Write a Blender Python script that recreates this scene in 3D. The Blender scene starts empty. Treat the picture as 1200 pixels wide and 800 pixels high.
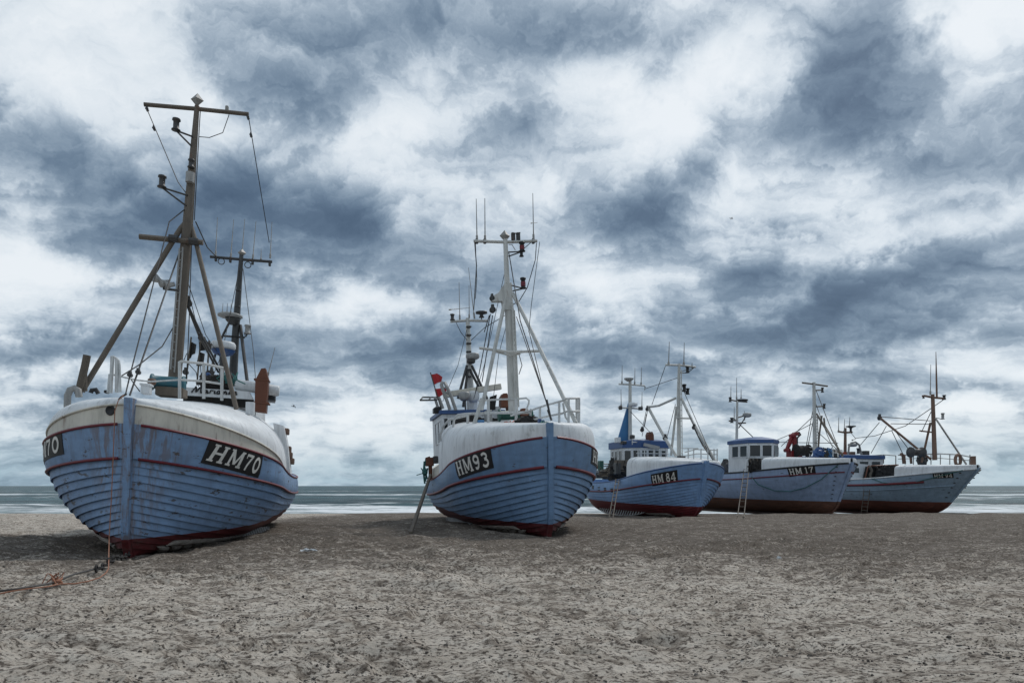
import bpy, math, random
import numpy as np
from mathutils import Vector, Matrix, Euler
random.seed(7); rng = np.random.default_rng(7)
R = math.radians
F, CX, HY, CAMZ = 863.0, 600.0, 569.0, 1.30      # focal length, centre and horizon in photograph pixels; eye height
SC = bpy.context.scene
COL = SC.collection

# ------------------------------------------------------------------ noise used for terrain
def vnoise(x, y, seed=0):
    xi = np.floor(x).astype(np.int64); yi = np.floor(y).astype(np.int64)
    xf = x - xi; yf = y - yi
    u = xf*xf*xf*(xf*(xf*6-15)+10); v = yf*yf*yf*(yf*(yf*6-15)+10)
    def h(a, b):
        n = (a*374761393 + b*668265263 + seed*974634777) & 0xffffffff
        n = ((n ^ (n >> 13))*1274126177) & 0xffffffff
        n = n ^ (n >> 16)
        return (n & 0xffff)/65535.0
    return (h(xi,yi)*(1-u)+h(xi+1,yi)*u)*(1-v) + (h(xi,yi+1)*(1-u)+h(xi+1,yi+1)*u)*v - .5

MOUNDS = [(-7.31,13.41,1.9,1.0,-0.075),(-7.55,14.48,1.9,1.0,-0.075),(-7.78,15.56,1.9,1.0,-0.075),(-8.02,16.63,1.9,1.0,-0.075),(-8.25,17.71,1.9,1.0,-0.075),(-8.49,18.78,1.9,1.0,-0.075),(-8.72,19.86,1.9,1.0,-0.075),(1.16,18.91,1.9,1.0,-0.060),(0.91,19.98,1.9,1.0,-0.060),(0.67,21.05,1.9,1.0,-0.060),(0.42,22.13,1.9,1.0,-0.060),(0.17,23.20,1.9,1.0,-0.060),(-0.08,24.27,1.9,1.0,-0.060),(-0.32,25.34,1.9,1.0,-0.060),
(-5.82,17.43,0.87,0.52,0.09),(-5.25,14.69,0.52,0.32,0.05),(-9.54,15.41,0.45,0.37,0.08),(-10.04,15.47,0.78,0.35,0.08),(-5.93,15.07,0.40,0.56,0.05),(-9.81,14.60,0.54,0.59,0.07),(-9.67,16.85,0.88,0.36,0.09),(-7.30,13.70,.5,.4,-.08),(-6.40,13.20,.45,.3,.05),(-8.30,13.30,.5,.3,.05),(-7.62,15.27,1.2,1.0,-.05),(-7.94,16.73,1.2,1.0,-.05),(-8.26,18.20,1.2,1.0,-.05),(-1.27,21.31,0.48,0.34,0.04),(-1.37,20.81,0.75,0.32,0.06),(2.23,21.67,0.64,0.35,0.05),(2.00,25.32,0.41,0.54,0.06),(-1.60,22.38,0.75,0.49,0.09),(-1.43,19.73,0.87,0.40,0.06),(1.89,22.87,0.77,0.54,0.08),(1.07,19.20,.5,.4,-.08),(1.97,18.70,.45,.3,.05),(0.07,18.80,.5,.3,.05),(0.73,20.76,1.2,1.0,-.05),(0.40,22.22,1.2,1.0,-.05),(0.06,23.68,1.2,1.0,-.05),(6.72,32.46,0.66,0.41,0.05),(6.19,34.22,0.56,0.35,0.04),(10.48,34.28,0.48,0.31,0.09),(8.92,36.95,0.77,0.40,0.05),(5.71,37.08,0.86,0.31,0.06),(4.55,38.28,0.68,0.34,0.08),(5.82,35.23,0.47,0.55,0.05),(8.50,32.20,.5,.4,-.08),(9.40,31.70,.45,.3,.05),(7.50,31.80,.5,.3,.05),(8.14,33.76,1.2,1.0,-.05),(7.77,35.21,1.2,1.0,-.05),(7.41,36.67,1.2,1.0,-.05),(13.87,40.33,0.63,0.45,0.08),(17.92,41.78,0.85,0.33,0.08),(13.99,41.00,0.65,0.40,0.04),(18.04,40.15,0.80,0.41,0.07),(18.83,38.47,0.75,0.38,0.06),(17.69,44.05,0.57,0.35,0.08),(17.81,41.70,0.54,0.39,0.07),(17.25,37.30,.5,.4,-.08),(18.15,36.80,.45,.3,.05),(16.25,36.90,.5,.3,.05),(16.81,38.83,1.2,1.0,-.05),(16.37,40.27,1.2,1.0,-.05),(15.93,41.70,1.2,1.0,-.05),(27.13,48.38,0.72,0.52,0.08),(23.94,44.80,0.74,0.59,0.09),(24.14,46.21,0.58,0.56,0.05),(28.32,43.95,0.79,0.47,0.07),(28.02,46.61,0.41,0.35,0.06),(23.36,47.04,0.49,0.52,0.09),(23.23,49.65,0.47,0.40,0.05),(27.00,42.50,.5,.4,-.08),(27.90,42.00,.45,.3,.05),(26.00,42.10,.5,.3,.05),(26.56,44.03,1.2,1.0,-.05),(26.12,45.47,1.2,1.0,-.05),(25.68,46.90,1.2,1.0,-.05),
(-3.9,16.4,1.4,1.3,.10),(-10.5,16.5,1.8,1.6,.08),(-.2,19.6,1.6,.8,.09),(3.0,19.8,1.2,.6,.10),(2.0,17.2,2.0,1.2,-.05),
          (23.0,41.5,1.0,.8,.12),(24.8,42.0,.8,.7,.07),(21.0,41.5,1.0,.8,.06),(-1.8,24,2.5,2,.12),(9,30.5,3,1,.10),(15,36,3,1,.08),
          (-7.3,13.0,1.1,.8,-.05)]
def ground0(x, y):
    x = np.asarray(x, float); y = np.asarray(y, float)
    z = -0.00066*np.maximum(y-20, 0)**2 - 0.00022*np.maximum(y-60,0)**2
    z = z + .10*vnoise(x*.16+3, y*.16, 1)*np.clip((y-2)/8, 0, 1)*np.clip((75-y)/30,.2,1) + .05*vnoise(x*.45, y*.6, 2)
    for mx, my, rx, ry, a in MOUNDS:
        z = z + a*np.exp(-((x-mx)/rx)**2 - ((y-my)/ry)**2)
    return z
def gz(x, y): return float(ground0(x, y))

# ------------------------------------------------------------------ materials
def mat(name):
    m = bpy.data.materials.new(name); m.use_nodes = True
    return m, m.node_tree.nodes, m.node_tree.links, m.node_tree.nodes['Principled BSDF']
def N(ns, t, **k):
    n = ns.new(t)
    for a, v in k.items():
        if a.startswith('i_'):
            n.inputs[int(a[2:])].default_value = v
        else: setattr(n, a, v)
    return n
def noise(ns, ls, vec, scale, detail=4, rough=.55):
    n = ns.new('ShaderNodeTexNoise'); n.inputs['Scale'].default_value = scale
    n.inputs['Detail'].default_value = detail; n.inputs['Roughness'].default_value = rough
    if vec is not None: ls.new(vec, n.inputs['Vector'])
    return n.outputs['Fac']
def ramp(ns, ls, fac, a, b, ca=(0,0,0,1), cb=(1,1,1,1)):
    r = ns.new('ShaderNodeValToRGB'); e = r.color_ramp.elements
    e[0].position = a; e[0].color = ca; e[1].position = b; e[1].color = cb
    ls.new(fac, r.inputs['Fac']); return r.outputs['Color']
def mixc(ns, ls, fac, a, b, blend='MIX'):
    m = ns.new('ShaderNodeMix'); m.data_type = 'RGBA'; m.blend_type = blend
    for sock, v in ((m.inputs[0], fac), (m.inputs[6], a), (m.inputs[7], b)):
        if hasattr(v, 'links') or isinstance(v, bpy.types.NodeSocket): ls.new(v, sock)
        elif isinstance(v, (int, float)): sock.default_value = v
        else: sock.default_value = (*v[:3], 1)
    return m.outputs[2]
def math2(ns, ls, op, a, b=None, clamp=False):
    m = ns.new('ShaderNodeMath'); m.operation = op; m.use_clamp = clamp
    for i, v in enumerate((a, b)):
        if v is None: continue
        if isinstance(v, (int, float)): m.inputs[i].default_value = v
        else: ls.new(v, m.inputs[i])
    return m.outputs[0]
def mapped(ns, ls, scale):
    tc = ns.new('ShaderNodeTexCoord'); mp = ns.new('ShaderNodeMapping'); mp.inputs['Scale'].default_value = scale
    ls.new(tc.outputs['Object'], mp.inputs['Vector']); return mp.outputs[0]

RUST = (.13, .052, .022); DIRT = (.06, .05, .042)
def paint(name, col, rough=.5, rust=.12, dirt=.3, bump=.08, metal=0, scale=1.0, scuff=False):
    m, ns, ls, bs = mat(name)
    v1 = mapped(ns, ls, (1,1,1)); vs = mapped(ns, ls, (3,3,.45))
    c = mixc(ns, ls, ramp(ns, ls, noise(ns, ls, v1, 1.7*scale, 5), .3, .75), col, [x*.78 for x in col])
    d = math2(ns, ls, 'MULTIPLY', ramp(ns, ls, noise(ns, ls, vs, 3*scale, 6, .65), .5, .75), dirt)
    c = mixc(ns, ls, d, c, DIRT)
    if rust > 0:
        r1 = ramp(ns, ls, noise(ns, ls, vs, 2.3*scale, 7, .7), .72-rust*.5, .80-rust*.3)
        c = mixc(ns, ls, math2(ns, ls, 'MULTIPLY', r1, .75), c, RUST)
    if scuff:
        k = ramp(ns, ls, noise(ns, ls, mapped(ns, ls, (2.2,.8,1.4)), 2.4, 9, .74), .60, .66)
        c = mixc(ns, ls, math2(ns, ls, 'MULTIPLY', k, .45), c, (.30,.29,.27))
        k = ramp(ns, ls, noise(ns, ls, v1, .55, 5), .45, .68); c = mixc(ns, ls, math2(ns, ls, 'MULTIPLY', k, .22), c, (.52,.53,.52))
    ls.new(c, bs.inputs['Base Color'])
    bs.inputs['Roughness'].default_value = rough; bs.inputs['Metallic'].default_value = metal
    b = ns.new('ShaderNodeBump'); b.inputs['Strength'].default_value = bump; b.inputs['Distance'].default_value = .02
    ls.new(noise(ns, ls, v1, 14, 6), b.inputs['Height']); ls.new(b.outputs[0], bs.inputs['Normal'])
    return m
def hull_mat(name, blue, red, zr, slope, wear=.5, pale=0):
    """blue topsides over red bottom paint, scraped and rust streaked"""
    m, ns, ls, bs = mat(name)
    v1 = mapped(ns, ls, (1,1,1)); vl = mapped(ns, ls, (3,.35,6)); vs = mapped(ns, ls, (5,5,.5)); vb = mapped(ns, ls, (1.2,.8,3))
    c = mixc(ns, ls, ramp(ns, ls, noise(ns, ls, vl, 1.1, 6, .6), .32, .72), blue, [x*.72 for x in blue])
    c = mixc(ns, ls, math2(ns, ls, 'MULTIPLY', ramp(ns, ls, noise(ns, ls, v1, .9, 4), .45, .75), .35), c, [min(1, x*1.25+.03) for x in blue])
    # scraped patches of bare wood, long along the planks
    sc = ramp(ns, ls, noise(ns, ls, vb, 2.6, 8, .72), .66-.030*wear, .68-.030*wear)
    c = mixc(ns, ls, math2(ns, ls, 'MULTIPLY', sc, .85), c, (.06,.045,.033))
    tc = ns.new('ShaderNodeTexCoord'); sp = ns.new('ShaderNodeSeparateXYZ'); ls.new(tc.outputs['Object'], sp.inputs[0])
    # vertical rust runs
    ru = ramp(ns, ls, noise(ns, ls, vs, 1.9, 7, .7), .685-.03*wear, .76-.02*wear)
    c = mixc(ns, ls, math2(ns, ls, 'MULTIPLY', ru, .7), c, (.16,.085,.04))
    grime = ramp(ns, ls, noise(ns, ls, vs, .9, 6, .65), .45, .8)
    c = mixc(ns, ls, math2(ns, ls, 'MULTIPLY', grime, .35), c, DIRT)
    if wear > 1.5:      # rust bleeding along the stem
        q = ns.new('ShaderNodeMapRange'); ls.new(sp.outputs[1], q.inputs[0]); q.inputs[1].default_value=.6; q.inputs[2].default_value=.15
        rs = math2(ns, ls, 'MULTIPLY', q.outputs[0], ramp(ns, ls, noise(ns, ls, mapped(ns, ls, (6,6,.7)), 1.6, 7, .7), .47, .56))
        c = mixc(ns, ls, math2(ns, ls, 'MULTIPLY', rs, .6), c, (.15,.085,.04))
    # bottom paint
    zz = math2(ns, ls, 'ADD', sp.outputs[2], math2(ns, ls, 'MULTIPLY', sp.outputs[1], -slope))
    zz = math2(ns, ls, 'ADD', zz, math2(ns, ls, 'MULTIPLY', noise(ns, ls, v1, 3, 5), .03))
    edge = math2(ns, ls, 'LESS_THAN', zz, zr+.015)
    rc = mixc(ns, ls, ramp(ns, ls, noise(ns, ls, vl, 1.6, 6, .65), .35, .7), red, [x*.45 for x in red])
    rc = mixc(ns, ls, math2(ns, ls, 'MULTIPLY', ramp(ns, ls, noise(ns, ls, v1, 4, 7, .7), .55, .7), .5), rc, (.12,.095,.08))
    c = mixc(ns, ls, edge, c, rc)
    ls.new(c, bs.inputs['Base Color']); bs.inputs['Roughness'].default_value = .55
    b = ns.new('ShaderNodeBump'); b.inputs['Strength'].default_value = .25; b.inputs['Distance'].default_value = .012
    ls.new(noise(ns, ls, vl, 4, 7, .65), b.inputs['Height']); ls.new(b.outputs[0], bs.inputs['Normal'])
    return m
M = {}
M['hull70'] = hull_mat('hull_paint_scraped', (.20,.325,.52), (.13,.016,.018), .31, .055, 2.2)
M['hull93'] = hull_mat('hull_paint_clean', (.16,.275,.445), (.115,.014,.018), .31, .045, .9)
M['hull84'] = hull_mat('hull_paint_bright', (.205,.35,.59), (.17,.018,.024), .52, .02, .5)
M['hull17'] = hull_mat('hull_paint_grey_blue', (.32,.42,.60), (.19,.088,.058), .72, .012, .6)
M['hull94'] = hull_mat('hull_paint_steel_blue', (.30,.41,.52), (.22,.078,.055), .76, .012, .9)
M['blue'] = paint('blue_paint', (.15,.27,.46), .5, .25, .4)
M['roofblue'] = paint('roof_blue_paint', (.03,.09,.25), .45, .05, .3)
M['finblue'] = paint('fin_blue_paint', (.05,.2,.42), .5, .05, .3)
M['white'] = paint('white_paint', (.74,.76,.77), .5, .12, .35)
M['dome'] = paint('white_deck_paint', (.80,.82,.83), .5, .16, .34, .15, scuff=True)
M['cream'] = paint('cream_wood_paint', (.66,.625,.54), .6, .26, .3)
M['railwhite'] = paint('rail_white', (.62,.63,.62), .5, .3, .4, scale=3)
M['railgrey'] = paint('rail_grey', (.30,.29,.27), .5, .35, .4, scale=3)
M['grey'] = paint('grey_paint', (.36,.36,.35), .5, .2, .4)
M['red'] = paint('red_line_paint', (.16,.012,.022), .5, .05, .3)
M['flagred'] = paint('flag_red', (.52,.035,.04), .8, 0, .15)
M['cranered'] = paint('crane_red', (.24,.02,.025), .5, .2, .4)
M['black'] = paint('black_paint', (.012,.012,.014), .5, 0, .1)
M['plate'] = paint('plate_black', (.010,.009,.010), .6, .05, .3)
M['letter'] = paint('letter_white', (.78,.76,.71), .6, .06, .25, scale=4)
M['wood'] = paint('weathered_wood', (.135,.11,.085), .8, .2, .5, .3)
M['mastwood'] = paint('mast_wood', (.15,.125,.10), .7, .3, .5, .25)
M['mastwhite'] = paint('mast_white', (.60,.60,.57), .55, .25, .45)
M['mastbrown'] = paint('mast_brown', (.20,.12,.085), .7, .3, .4)
M['brown'] = paint('brown_funnel', (.15,.048,.022), .6, .2, .35)
M['steel'] = paint('dark_steel', (.05,.05,.05), .45, .3, .3)
M['wire'] = paint('wire_rope', (.045,.042,.04), .6, 0, .2)
M['rope'] = paint('orange_rope', (.33,.15,.09), .85, 0, .3)
M['greenrope'] = paint('green_rope', (.05,.17,.16), .85, 0, .3)
M['net'] = paint('net_dark', (.028,.026,.025), .95, .1, .3, .6)
M['teal'] = paint('teal_drum', (.03,.14,.18), .5, .2, .4)
M['green'] = paint('green_drum', (.02,.10,.075), .5, .1, .4)
M['orange'] = paint('orange_gear', (.5,.08,.03), .6, .05, .3)
M['slat'] = paint('wear_plank_grey', (.33,.33,.32), .7, .1, .45)
M['wear'] = paint('wear_board_wood', (.34,.30,.26), .85, .1, .6, .3)
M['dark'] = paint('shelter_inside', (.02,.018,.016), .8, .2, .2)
m, ns, ls, bs = mat('window_glass'); bs.inputs['Base Color'].default_value = (.012,.016,.02,1); bs.inputs['Roughness'].default_value = .06; M['glass'] = m

# ------------------------------------------------------------------ mesh builder
class MB:
    def __init__(s): s.v = []; s.f = []; s.m = []; s.sm = []
    def add(s, vs, fs, mi=0, smooth=False):
        o = len(s.v); s.v += [tuple(v) for v in vs]
        for f in fs: s.f.append([o+i for i in f]); s.m.append(mi); s.sm.append(smooth)
    def grid(s, rows, mi=0, smooth=True, flip=False):
        n = len(rows[0]); vs = [p for r in rows for p in r]; fs = []
        for i in range(len(rows)-1):
            for j in range(n-1):
                q = [i*n+j, i*n+j+1, (i+1)*n+j+1, (i+1)*n+j]
                fs.append(q[::-1] if flip else q)
        s.add(vs, fs, mi, smooth)
    def tube(s, pts, r, n=8, mi=0, caps=True):
        pts = [Vector(p) for p in pts]
        if len(pts) < 2: return
        rs = r if isinstance(r, (list, tuple)) else [r]*len(pts)
        rows = []; up = None
        for i, p in enumerate(pts):
            d = (pts[min(i+1,len(pts)-1)] - pts[max(i-1,0)]).normalized()
            if up is None or abs(up.dot(d)) > .95: up = Vector((0,0,1)) if abs(d.z) < .9 else Vector((1,0,0))
            a = d.cross(up).normalized(); b = d.cross(a).normalized(); up = a.cross(d)
            up = -b
            rows.append([p + (a*math.cos(t)+b*math.sin(t))*rs[i] for t in [2*math.pi*k/n for k in range(n+1)]])
        s.grid(rows, mi, True)
        if caps:
            s.add(rows[0][:-1], [list(range(n))], mi); s.add(rows[-1][:-1], [list(range(n))[::-1]], mi)
    def box(s, c, d, rot=None, mi=0, bev=0):
        x, y, z = [v/2 for v in d]; rm = rot or Matrix.Identity(3); c = Vector(c)
        b = min(bev, x*.45, y*.45, z*.45) or min(.012, x*.3, y*.3, z*.3)
        vs = []; fs = []
        # chamfered box: 24 verts
        idx = {}
        for sx in (-1,1):
            for sy in (-1,1):
                for sz in (-1,1):
                    for k in range(3):
                        p = [sx*(x-b), sy*(y-b), sz*(z-b)]
                        p[k] = (sx*x, sy*y, sz*z)[k]
                        idx[(sx,sy,sz,k)] = len(vs); vs.append(c + rm @ Vector(p))
        cyc = [(-1,-1),(1,-1),(1,1),(-1,1)]
        for k in range(3):
            for sg in (-1,1):
                f = []
                for a, b2 in cyc:
                    t = [0,0,0]; t[k] = sg; t[(k+1)%3] = a; t[(k+2)%3] = b2
                    f.append(idx[(*t, k)])
                fs.append(f if sg > 0 else f[::-1])
        for k in range(3):       # edges along axis k
            i, j = (k+1)%3, (k+2)%3
            for a in (-1,1):
                for b2 in (-1,1):
                    t1=[0,0,0]; t1[i]=a; t1[j]=b2; t2=list(t1); t1[k]=-1; t2[k]=1
                    f=[idx[(*t1,i)],idx[(*t2,i)],idx[(*t2,j)],idx[(*t1,j)]]
                    fs.append(f if a*b2>0 else f[::-1])
        for sx in (-1,1):
            for sy in (-1,1):
                for sz in (-1,1):
                    f=[idx[(sx,sy,sz,k)] for k in range(3)]
                    fs.append(f if sx*sy*sz>0 else f[::-1])
        s.add(vs, fs, mi)
    def lathe(s, base, axis, prof, n=16, mi=0):
        base = Vector(base); ax = Vector(axis).normalized()
        a = ax.cross(Vector((0,0,1)) if abs(ax.z) < .9 else Vector((1,0,0))).normalized(); b = ax.cross(a)
        rows = [[base + ax*h + (a*math.cos(t)+b*math.sin(t))*max(r,1e-4) for t in [2*math.pi*k/n for k in range(n+1)]] for r, h in prof]
        s.grid(rows, mi, True)
    def prism(s, poly, ext, mi=0):
        """poly: list of 3-D points, extruded by vector ext"""
        e = Vector(ext); n = len(poly); a = [Vector(p) for p in poly]; b = [p+e for p in a]
        s.add(a+b, [list(range(n)), list(range(n,2*n))[::-1]] + [[i,(i+1)%n,n+(i+1)%n,n+i][::-1] for i in range(n)], mi)
    def build(s, name, mats, parent=None):
        me = bpy.data.meshes.new(name); me.from_pydata(s.v, [], s.f)
        for mm in (mats if isinstance(mats, (list, tuple)) else [mats]): me.materials.append(M[mm] if isinstance(mm, str) else mm)
        me.polygons.foreach_set('material_index', s.m); me.polygons.foreach_set('use_smooth', s.sm); me.update()
        o = bpy.data.objects.new(name, me); COL.objects.link(o)
        if parent is not None: o.parent = parent
        return o
def tag(o, label=None, cat=None, group=None, kind=None):
    for k, v in (('label',label),('category',cat),('group',group),('kind',kind)):
        if v: o[k] = v
    return o
def empty(name, loc, rot=(0,0,0)):
    e = bpy.data.objects.new(name, None); e.empty_display_size = .3; e.location = loc; e.rotation_euler = rot; COL.objects.link(e); return e
def sag(a, b, d, n=10):
    a = Vector(a); b = Vector(b); return [a.lerp(b, i/n) - Vector((0,0,d*4*(i/n)*(1-i/n))) for i in range(n+1)]

# zoom crops of the photograph that the coordinates below were read from
def crop(x0, y0, k): return lambda x, y: (x0 + x/k, y0 + y/k)
cA = crop(40,420,2.857); cB = crop(80,90,3.81); cC = crop(80,260,3.636); cD = crop(470,220,3.077); cE = crop(470,430,3.81)
cF = crop(680,390,3.478); cG = crop(830,430,4.21); cH = crop(970,400,3.636); c3 = crop(480,430,7.936); c5 = crop(690,480,10); cW = crop(0,560,5)
cR = crop(590,430,7.275); c2 = crop(210,360,6.157); c1 = crop(80,390,8)
def ray(px, py): return Vector(((px-CX)/F, 1, (HY-py)/F))
def on_ground(px, py):
    d = ray(px, py); y = 3.0
    while y < 90:
        if CAMZ + d.z*y < gz(d.x*y, y): break
        y += .05
    return Vector((d.x*y, y, gz(d.x*y, y)))

# ------------------------------------------------------------------ boats
def cl(x, a=0., b=1.): return max(a, min(b, x))
def lerp(a, b, t): return a + (b-a)*t
class Boat:
    def __init__(b, **k):
        b.__dict__.update(k)
        x = (b.stem_px - CX)/F*b.D
        b.root = empty('fishing_boat', (x, b.D, b.z0), (0, R(b.heel), R(b.yaw)))
        b.mw = Matrix.LocRotScale(b.root.location, b.root.rotation_euler, None); b.inv = b.mw.inverted()
        tag(b.root, b.label, 'fishing boat', 'fishing boats drawn up on the beach')
    # --- pixel <-> local
    def P(b, c, s):
        o = b.inv @ Vector((0,0,CAMZ)); d = b.inv.to_3x3() @ ray(*c)
        return o + d*((s - o.y)/d.y)
    def PX(b, c, x):       # meets local plane x
        o = b.inv @ Vector((0,0,CAMZ)); d = b.inv.to_3x3() @ ray(*c)
        return o + d*((x - o.x)/d.x)
    def proj(b, p):
        w = b.mw @ Vector(p); return (CX + F*w.x/w.y, HY - F*(w.z-CAMZ)/w.y)
    # --- form
    def zs(b, s):
        f = s/b.L
        return b.zm + (b.zb-b.zm)*(1-f/b.fm)**2 if f < b.fm else b.zm + (b.zst-b.zm)*((f-b.fm)/(1-b.fm))**2
    def stem(b, z):
        zn = cl(z/b.zb, 0, 1.3); return b.rake*(1-zn) + b.foot*max(0, .22-zn)**2/.0484
    def ysh(b, s, z): return s + b.stem(z)*max(0, 1-s/(.38*b.L))**1.6
    def hb(b, s, t):
        Le = lerp(b.Le0, b.Le1, t)*b.L; p = lerp(b.p0, b.p1, t); q = lerp(1., b.q1, t)
        u = cl(s/Le); pl = (1-(1-u)**p)**q
        us = cl((b.L-s)/(.36*b.L)); ps = b.trans + (1-b.trans)*(1-(1-us)**2.2)**.75
        t = cl(t); md = (1-(1-t)**2.2)**(1/b.full)
        kb = .07
        return kb + (b.B/2-kb)*pl*ps*md*(1-.03*max(0,t-.8)/.2)
    def H(b, s, t, side=1, off=0):
        zz = t*b.zs(s)
        p = Vector((b.hb(s,t), b.ysh(s,zz), zz))
        if off:
            e = .02
            ps = Vector((b.hb(s+e,t), b.ysh(s+e,t*b.zs(s+e)), t*b.zs(s+e))) - p
            t2 = t - e if t > .1 else t + e
            pt = (Vector((b.hb(s,t2), b.ysh(s,t2*b.zs(s)), t2*b.zs(s))) - p)*(-1 if t > .1 else 1)
            n = ps.cross(pt); n = n.normalized() if n.length > 1e-9 else Vector((1,0,0))
            if n.x < 0: n = -n
            p = p + n*off
        return Vector((p.x*side, p.y, p.z))
    def hit(b, c, side, srange=(0.02,.98)):
        best = (1e9,0,0)
        s0, s1, t0, t1 = srange[0]*b.L, srange[1]*b.L, .02, 1.
        for it in range(5):
            for i in range(21):
                for j in range(21):
                    s = lerp(s0,s1,i/20); t = lerp(t0,t1,j/20)
                    q = b.proj(b.H(s,t,side)); e = (q[0]-c[0])**2+(q[1]-c[1])**2
                    if e < best[0]: best = (e,s,t)
            ds = (s1-s0)*.12; dt = (t1-t0)*.12
            s0, s1, t0, t1 = max(.01,best[1]-ds), min(b.L,best[1]+ds), max(.01,best[2]-dt), min(1.0,best[2]+dt)
        return best[1], best[2]
    def srow(b, n=56):
        return [b.L*((i/n)**1.5) for i in range(n+1)]
    # --- hull shell
    def build_hull(b):
        mb = MB(); S = b.srow()
        for side in (1,-1):
            fl = side < 0
            ts = [b.tl*i/b.nst for i in range(b.nst+1)] if b.nst else []
            tt = lambda s, f: lerp(f, b.tl*(f/b.tl)**1.75, cl(s/(.36*b.L))*(2-cl(s/(.36*b.L))))
            for i in range(b.nst):
                a, c = ts[i], ts[i+1]; d = b.lap
                rows = []
                for k in range(4):
                    f = k/3; t = lerp(a, c+.004, f)
                    rows.append([b.H(s, tt(s,t), side, lerp(d, -.006, f)*cl(.35+s/.4)) for s in S])
                mb.grid(rows, 0, True, fl)
                if i:          # underside of the lap, undercut so it throws a real shadow line
                    lo = [b.H(s, tt(s,a), side, d*cl(.35+s/.4)) for s in S]; inn = [b.H(s, tt(s,a+.012), side, -.045*cl(s/.4)) for s in S]
                    mb.grid([inn, lo], 0, False, fl)
            n = 18 if not b.nst else 8
            t0 = b.tl if b.nst else 0
            rows = [[b.H(s, lerp(t0,1,k/n), side, (b.lap if b.nst else .0)*(1 if k else 1)) for s in S] for k in range(n+1)]
            mb.grid(rows, 0, True, fl)
            if b.nst:
                mb.grid([[b.H(s, t0+.005, side, -.02) for s in S], rows[0]], 0, False, fl)
            # inside of the bulwark and the stern closure
            mb.grid([rows[-1], [Vector((max(.02,p.x*side-.09)*side, p.y, p.z)) for p in rows[-1]], [Vector((max(.02,min(p.x*side-.12,b.hb(s,.72)-.12))*side, max(p.y,b.ysh(s,.72*b.zs(s))+.1), .72*b.zs(s))) for p,s in zip(rows[-1],S)]], 0, False, fl)
        st = [b.H(b.L, k/14, 1) for k in range(15)] + [b.H(b.L, k/14, -1) for k in range(14,-1,-1)]
        mb.add(st, [list(range(len(st)))])
        # deck, well below the rail
        rows = [[Vector((max(.02,b.hb(s,.74)-.1)*f, b.ysh(s,b.zs(s)*.74)+.1, b.zs(s)*.74)) for f in (-1,-.5,0,.5,1)] for s in S]
        mb.grid(rows, 0, False)
        o = mb.build('hull', b.hm, b.root); b.hull = o
        # keel
        k = MB(); zk = -.16
        k.prism([(-.085, b.stem(0)+.05, zk), (-.085, b.L-.1, zk), (-.085, b.L-.1, .1), (-.085, b.stem(.1), .1)], (.17,0,0)); k.build('keel', b.hm, b.root)
        # stem post
        k = MB(); zt = b.ztop_stem; w = b.stw
        zz = [lerp(-.12, zt, i/16) for i in range(17)]
        L_, R_, LB, RB = [], [], [], []
        for z in zz:
            y = b.stem(max(z,0)); f = .14; ww = w*(.8+.2*cl(z/zt))
            L_.append(Vector((-ww*.62, y-f, z))); R_.append(Vector((ww*.62, y-f, z))); LB.append(Vector((-ww, y+.25, z))); RB.append(Vector((ww, y+.25, z)))
        k.grid([LB, L_, R_, RB, LB], 0, False, True); k.add([L_[-1],R_[-1],RB[-1],LB[-1]], [[0,1,2,3]])
        k.build('stem_post', b.hm if b.stem_hm else 'blue', b.root)
    def batten(b, t, r, m_, name='rubbing_strake', s0=.002, s1=.97, off=.03, sides=(1,-1), n=70):
        for side in sides:
            mb = MB(); pts = [b.H(lerp(s0,s1,(i/n)**1.6)*b.L, t, side, off) for i in range(n+1)]
            mb.tube(pts, r, 6); mb.build(name, m_, b.root)
    # --- whaleback foredeck
    def wtop(b, s): return lerp(b.wt0, b.wt1, cl(s/b.Sw)**b.wp)
    def W(b, s, th, band):
        zs = b.zs(s); x0 = b.hb(s,1)-b.winset*cl(s/1.5); y = b.ysh(s, zs); bz = zs + band
        zt = max(b.wtop(s), bz+.05); c, sn = max(0,math.cos(th)), max(0,math.sin(th))
        return x0*c**(2/b.wn), y, bz + (zt-bz)*sn**(2/b.wm)
    def band(b, s): return max(0.02, b.bh*(1-s/b.bl)) if b.bh else .02
    def build_whaleback(b):
        n = 36; S = [b.Sw*(i/n)**1.8 for i in range(n+1)]; tn = 16
        mb = MB(); mbb = MB()
        rows = []
        for s in S:
            r = []
            bd = b.band(s)
            for k in range(2*tn+1):
                a = math.pi*k/(2*tn); sg = 1 if k < tn else -1
                th = a if k <= tn else math.pi-a
                x, y, z = b.W(s, th, bd); r.append(Vector((x*sg if k != tn else 0, y+.01, z)))
            rows.append(r)
        mb.grid(rows, 0, True, False)
        last = rows[-1]; base = [Vector((last[0].x,last[0].y,b.zs(b.Sw)-.5)), Vector((last[-1].x,last[-1].y,b.zs(b.Sw)-.5))]
        mb.add(last+[base[1],base[0]], [list(range(len(last)+2))])
        o = mb.build('whaleback', 'dome', b.root)
        for f in b.seams:
            i = int(f*n); sm = MB(); sm.tube([q + Vector((0,0,.004)) for q in rows[i]], .022, 6); sm.build('seam', 'dome', o)
        for side in (1,-1):
            mb2 = MB()
            mb2.grid([[Vector(((b.hb(s,1)-b.winset*cl(s/1.5))*side, b.ysh(s,b.zs(s)), b.zs(s)-.02)) for s in S], [Vector((r[0].x*side, r[0].y, r[0].z)) for r in rows]], 0, True, side < 0)
            if b.bh:
                mb2.tube([Vector((r[0].x*side, r[0].y, r[0].z)) + Vector((.01*side,-.01,0)) for r in rows if r[0].y < b.bl], .022, 6)
            mb2.build('bow_band' if b.bh else 'bulwark_strip', 'cream' if b.bh else 'dome', b.root)
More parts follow.
